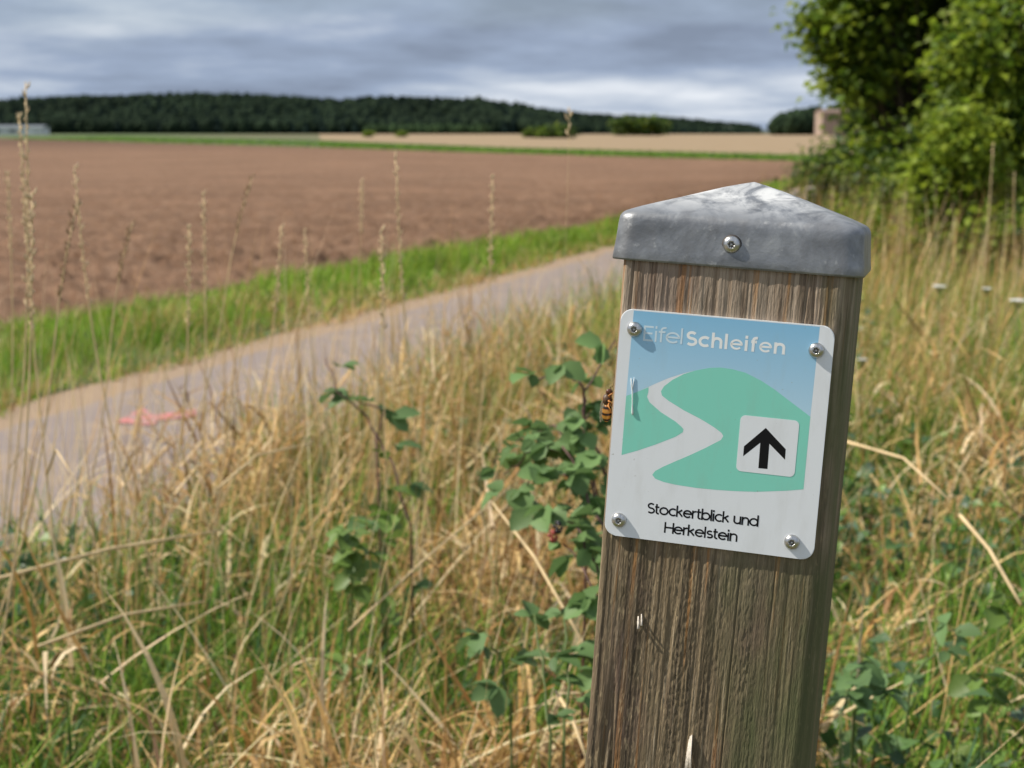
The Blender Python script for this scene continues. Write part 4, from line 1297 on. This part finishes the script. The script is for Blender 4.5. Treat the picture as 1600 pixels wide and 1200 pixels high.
M_bram = leafmat('bramble_leaf', .34, .55, .25, (.15, .25, .085)); M_weed = leafmat('weed_leaf', .34, .5, .35, (.15, .24, .05)); M_dark = leafmat('dark_leaf', .34, .55, .25, (.13, .22, .08))
M_cane = plain('bramble_cane', (.10, .045, .035), .6, var=.3, scale=60); M_gstem = plain('green_stem', (.10, .14, .035), .6)
LM = {}


def plant(name, label, cat, canes, M_l, M_s, L, wdt, step=2, trio=True, r=.0022):
    """canes: lists of photo points (px,py,D); leaves set along them"""
    p0 = at_depth(*canes[0][0]); foot = Vector((p0.x, p0.y, 0))
    root = empty(name, foot); tag(root, label, cat)
    key = (M_l.name, L)
    if key not in LM:
        LM[key] = leaf_mesh(L, wdt); LM[key].materials.append(M_l)
    for ci, cn in enumerate(canes):
        pts = [at_depth(*q) for q in cn]
        if pts[0].z > .04: pts = [Vector((pts[0].x, pts[0].y + .03, -.01))] + pts
        fine = []
        for a, b in zip(pts, pts[1:]):
            for k in range(4): fine.append(a.lerp(b, k / 4) + Vector((random.uniform(-1, 1), random.uniform(-1, 1), random.uniform(-1, 1))) * .004)
        fine.append(pts[-1])
        obj('cane', py_mesh('cane', *tube([q - foot for q in fine], [r * (1 - .6 * i / len(fine)) for i in range(len(fine))], 6), smooth=True), M_s, root)
        for i in range(3, len(fine), step):
            base_ = fine[i] - foot; az = random.uniform(0, 6.28)
            stem_end = base_ + Vector((math.cos(az), math.sin(az), .5)) * L * .5
            for k, da in enumerate((-1.1, 0, 1.1) if trio else (0,)):
                o = bpy.data.objects.new('leaf', LM[key]); COL.objects.link(o); o.parent = root
                o.location = stem_end
                o.rotation_euler = (random.uniform(-.9, .5), random.uniform(-.7, .7), az + da - math.pi / 2 + random.uniform(-.2, .2))
                sc = random.uniform(.55, 1.25) * (1.1 if k == 1 else .9); o.scale = (sc, sc, sc)
    return root


plant('bramble_bush', 'blue green bramble with threefold leaves just left of the post', 'bramble',
      [[(958, 900, 1.62), (930, 760, 1.66), (880, 700, 1.7), (825, 705, 1.74), (788, 742, 1.78)],
       [(950, 860, 1.70), (920, 730, 1.74), (862, 668, 1.78), (806, 690, 1.82)],
       [(948, 830, 1.58), (905, 750, 1.62), (848, 742, 1.66), (800, 775, 1.7)],
       [(955, 760, 1.66), (932, 700, 1.68), (900, 660, 1.7), (930, 640, 1.72)],
       [(950, 930, 1.55), (905, 830, 1.58), (860, 800, 1.62), (815, 812, 1.66)],
       [(952, 980, 1.5), (915, 890, 1.54), (880, 850, 1.58)]],
      M_bram, M_cane, .027, .0120, 1, True, .0020)
_br = [o for o in COL.objects if o.name == 'bramble_bush'][0]
M_red = plain('red_berry', (.30, .045, .03), .3); M_blk = plain('black_berry', (.012, .008, .014), .25)
for (px_, py_, mt) in ((864, 838, M_red), (872, 824, M_blk)):
    c_ = at_depth(px_, py_, 1.56) - _br.location
    V_, F_ = merge([ellipsoid(c_ + Vector((.0042 * math.cos(i * 2.4) * math.sin((i + .5) * .3), .0042 * math.sin(i * 2.4) * math.sin((i + .5) * .3), .0055 * math.cos((i + .5) * .3))), (.0022, .0022, .0022), 7, 5) for i in range(11)])
    obj('berry', py_mesh('berry', V_, F_, True), mt, _br)
plant('bramble_shoot', 'dark red bramble shoot with a few leaves beside the insect', 'bramble',
      [[(950, 760, 1.72), (908, 640, 1.72), (925, 590, 1.73), (962, 530, 1.74)], [(915, 605, 1.72), (880, 575, 1.74), (832, 596, 1.76)]],
      M_bram, M_cane, .030, .0125, 4, True, .0022)
plant('bramble_shoot', 'dark bramble shoot with few leaves in front of the path', 'bramble',
      [[(640, 820, 2.3), (610, 720, 2.35), (575, 655, 2.4), (528, 612, 2.4), (508, 560, 2.45)], [(590, 680, 2.38), (600, 640, 2.4), (560, 630, 2.4)]],
      M_dark, M_cane, .040, .014, 3, True, .0026)
plant('leafy_weed', 'pale green leafy weed low in the straw left of centre', 'weed',
      [[(545, 930, 2.0), (545, 880, 2.0), (520, 850, 2.0)], [(550, 920, 2.0), (560, 870, 2.0), (590, 855, 2.0)], [(548, 925, 2.0), (548, 850, 2.02), (556, 830, 2.0)]],
      M_weed, M_gstem, .032, .013, 2, True)
plant('leafy_weed', 'bright yellow green weed standing below the bramble shoot', 'weed',
      [[(600, 880, 2.3), (598, 790, 2.3), (592, 720, 2.3)], [(600, 840, 2.3), (625, 780, 2.3)], [(598, 830, 2.3), (570, 770, 2.3)]],
      M_weed, M_gstem, .036, .014, 3, True)
plant('leafy_weed', 'dark green nettle like weed at the left foot of the post', 'weed',
      [[(860, 1150, 1.45), (850, 1050, 1.5), (835, 960, 1.55)], [(880, 1120, 1.45), (890, 1030, 1.5), (880, 960, 1.55)], [(800, 1100, 1.6), (775, 1020, 1.62), (760, 990, 1.62)]],
      M_dark, M_gstem, .034, .012, 2, True)
plant('leafy_weed', 'dark leafed weed low down to the right of the post', 'weed',
      [[(1320, 1120, 1.6), (1325, 1070, 1.65), (1345, 1040, 1.68)], [(1340, 1110, 1.65), (1370, 1070, 1.7), (1400, 1050, 1.7)], [(1420, 1080, 1.75), (1470, 1000, 1.8), (1500, 985, 1.8)]],
      M_dark, M_gstem, .034, .014, 2, True)
plant('leafy_weed', 'light leafed weed in the straw at the lower right edge', 'weed',
      [[(1540, 1110, 1.8), (1535, 1080, 1.8), (1545, 1060, 1.8)], [(1560, 960, 2.0), (1570, 930, 2.05), (1590, 940, 2.05)]],
      M_weed, M_gstem, .034, .013, 2, True)

# white umbels in the right-hand grass
M_petal = plain('white_petals', (.80, .80, .76), .7)


def umbel(label, px, py, D, r):
    top = at_depth(px, py, D); root = empty('white_flower', (top.x, top.y, 0)); tag(root, label, 'flower', 'white umbels in the meadow')
    h = top.z
    obj('stem', py_mesh('stem', *tube([(0, 0, 0), (.01, 0, h * .5), (0, 0, h - .03)], [.002, .0018, .0014], 6), smooth=True), M_gstem, root)
    parts = []; rays = []
    for i in range(30):
        a = i * 2.4; rr = r * math.sqrt((i + .5) / 30); c_ = (rr * math.cos(a), rr * math.sin(a), h - .10 * rr + random.uniform(-.002, .002))
        parts.append(ellipsoid(c_, (r * .15, r * .15, r * .06), 7, 4)); rays.append(tube([(0, 0, h - .03), c_], [.0006, .0005], 4))
    obj('flower_head', py_mesh('flower_head', *merge(parts), smooth=True), M_petal, root)
    obj('rays', py_mesh('rays', *merge(rays)), M_gstem, root)


umbel('white umbel flower at the right edge below the thicket', 1590, 468, 4.6, .026)
umbel('white umbel flower right of the cap in the dry grass', 1468, 446, 5.2, .024)
umbel('small white umbel flower close to the right side of the post', 1347, 561, 4.4, .015)
umbel('pale umbel flower between the two whiter ones', 1542, 450, 5.4, .018)
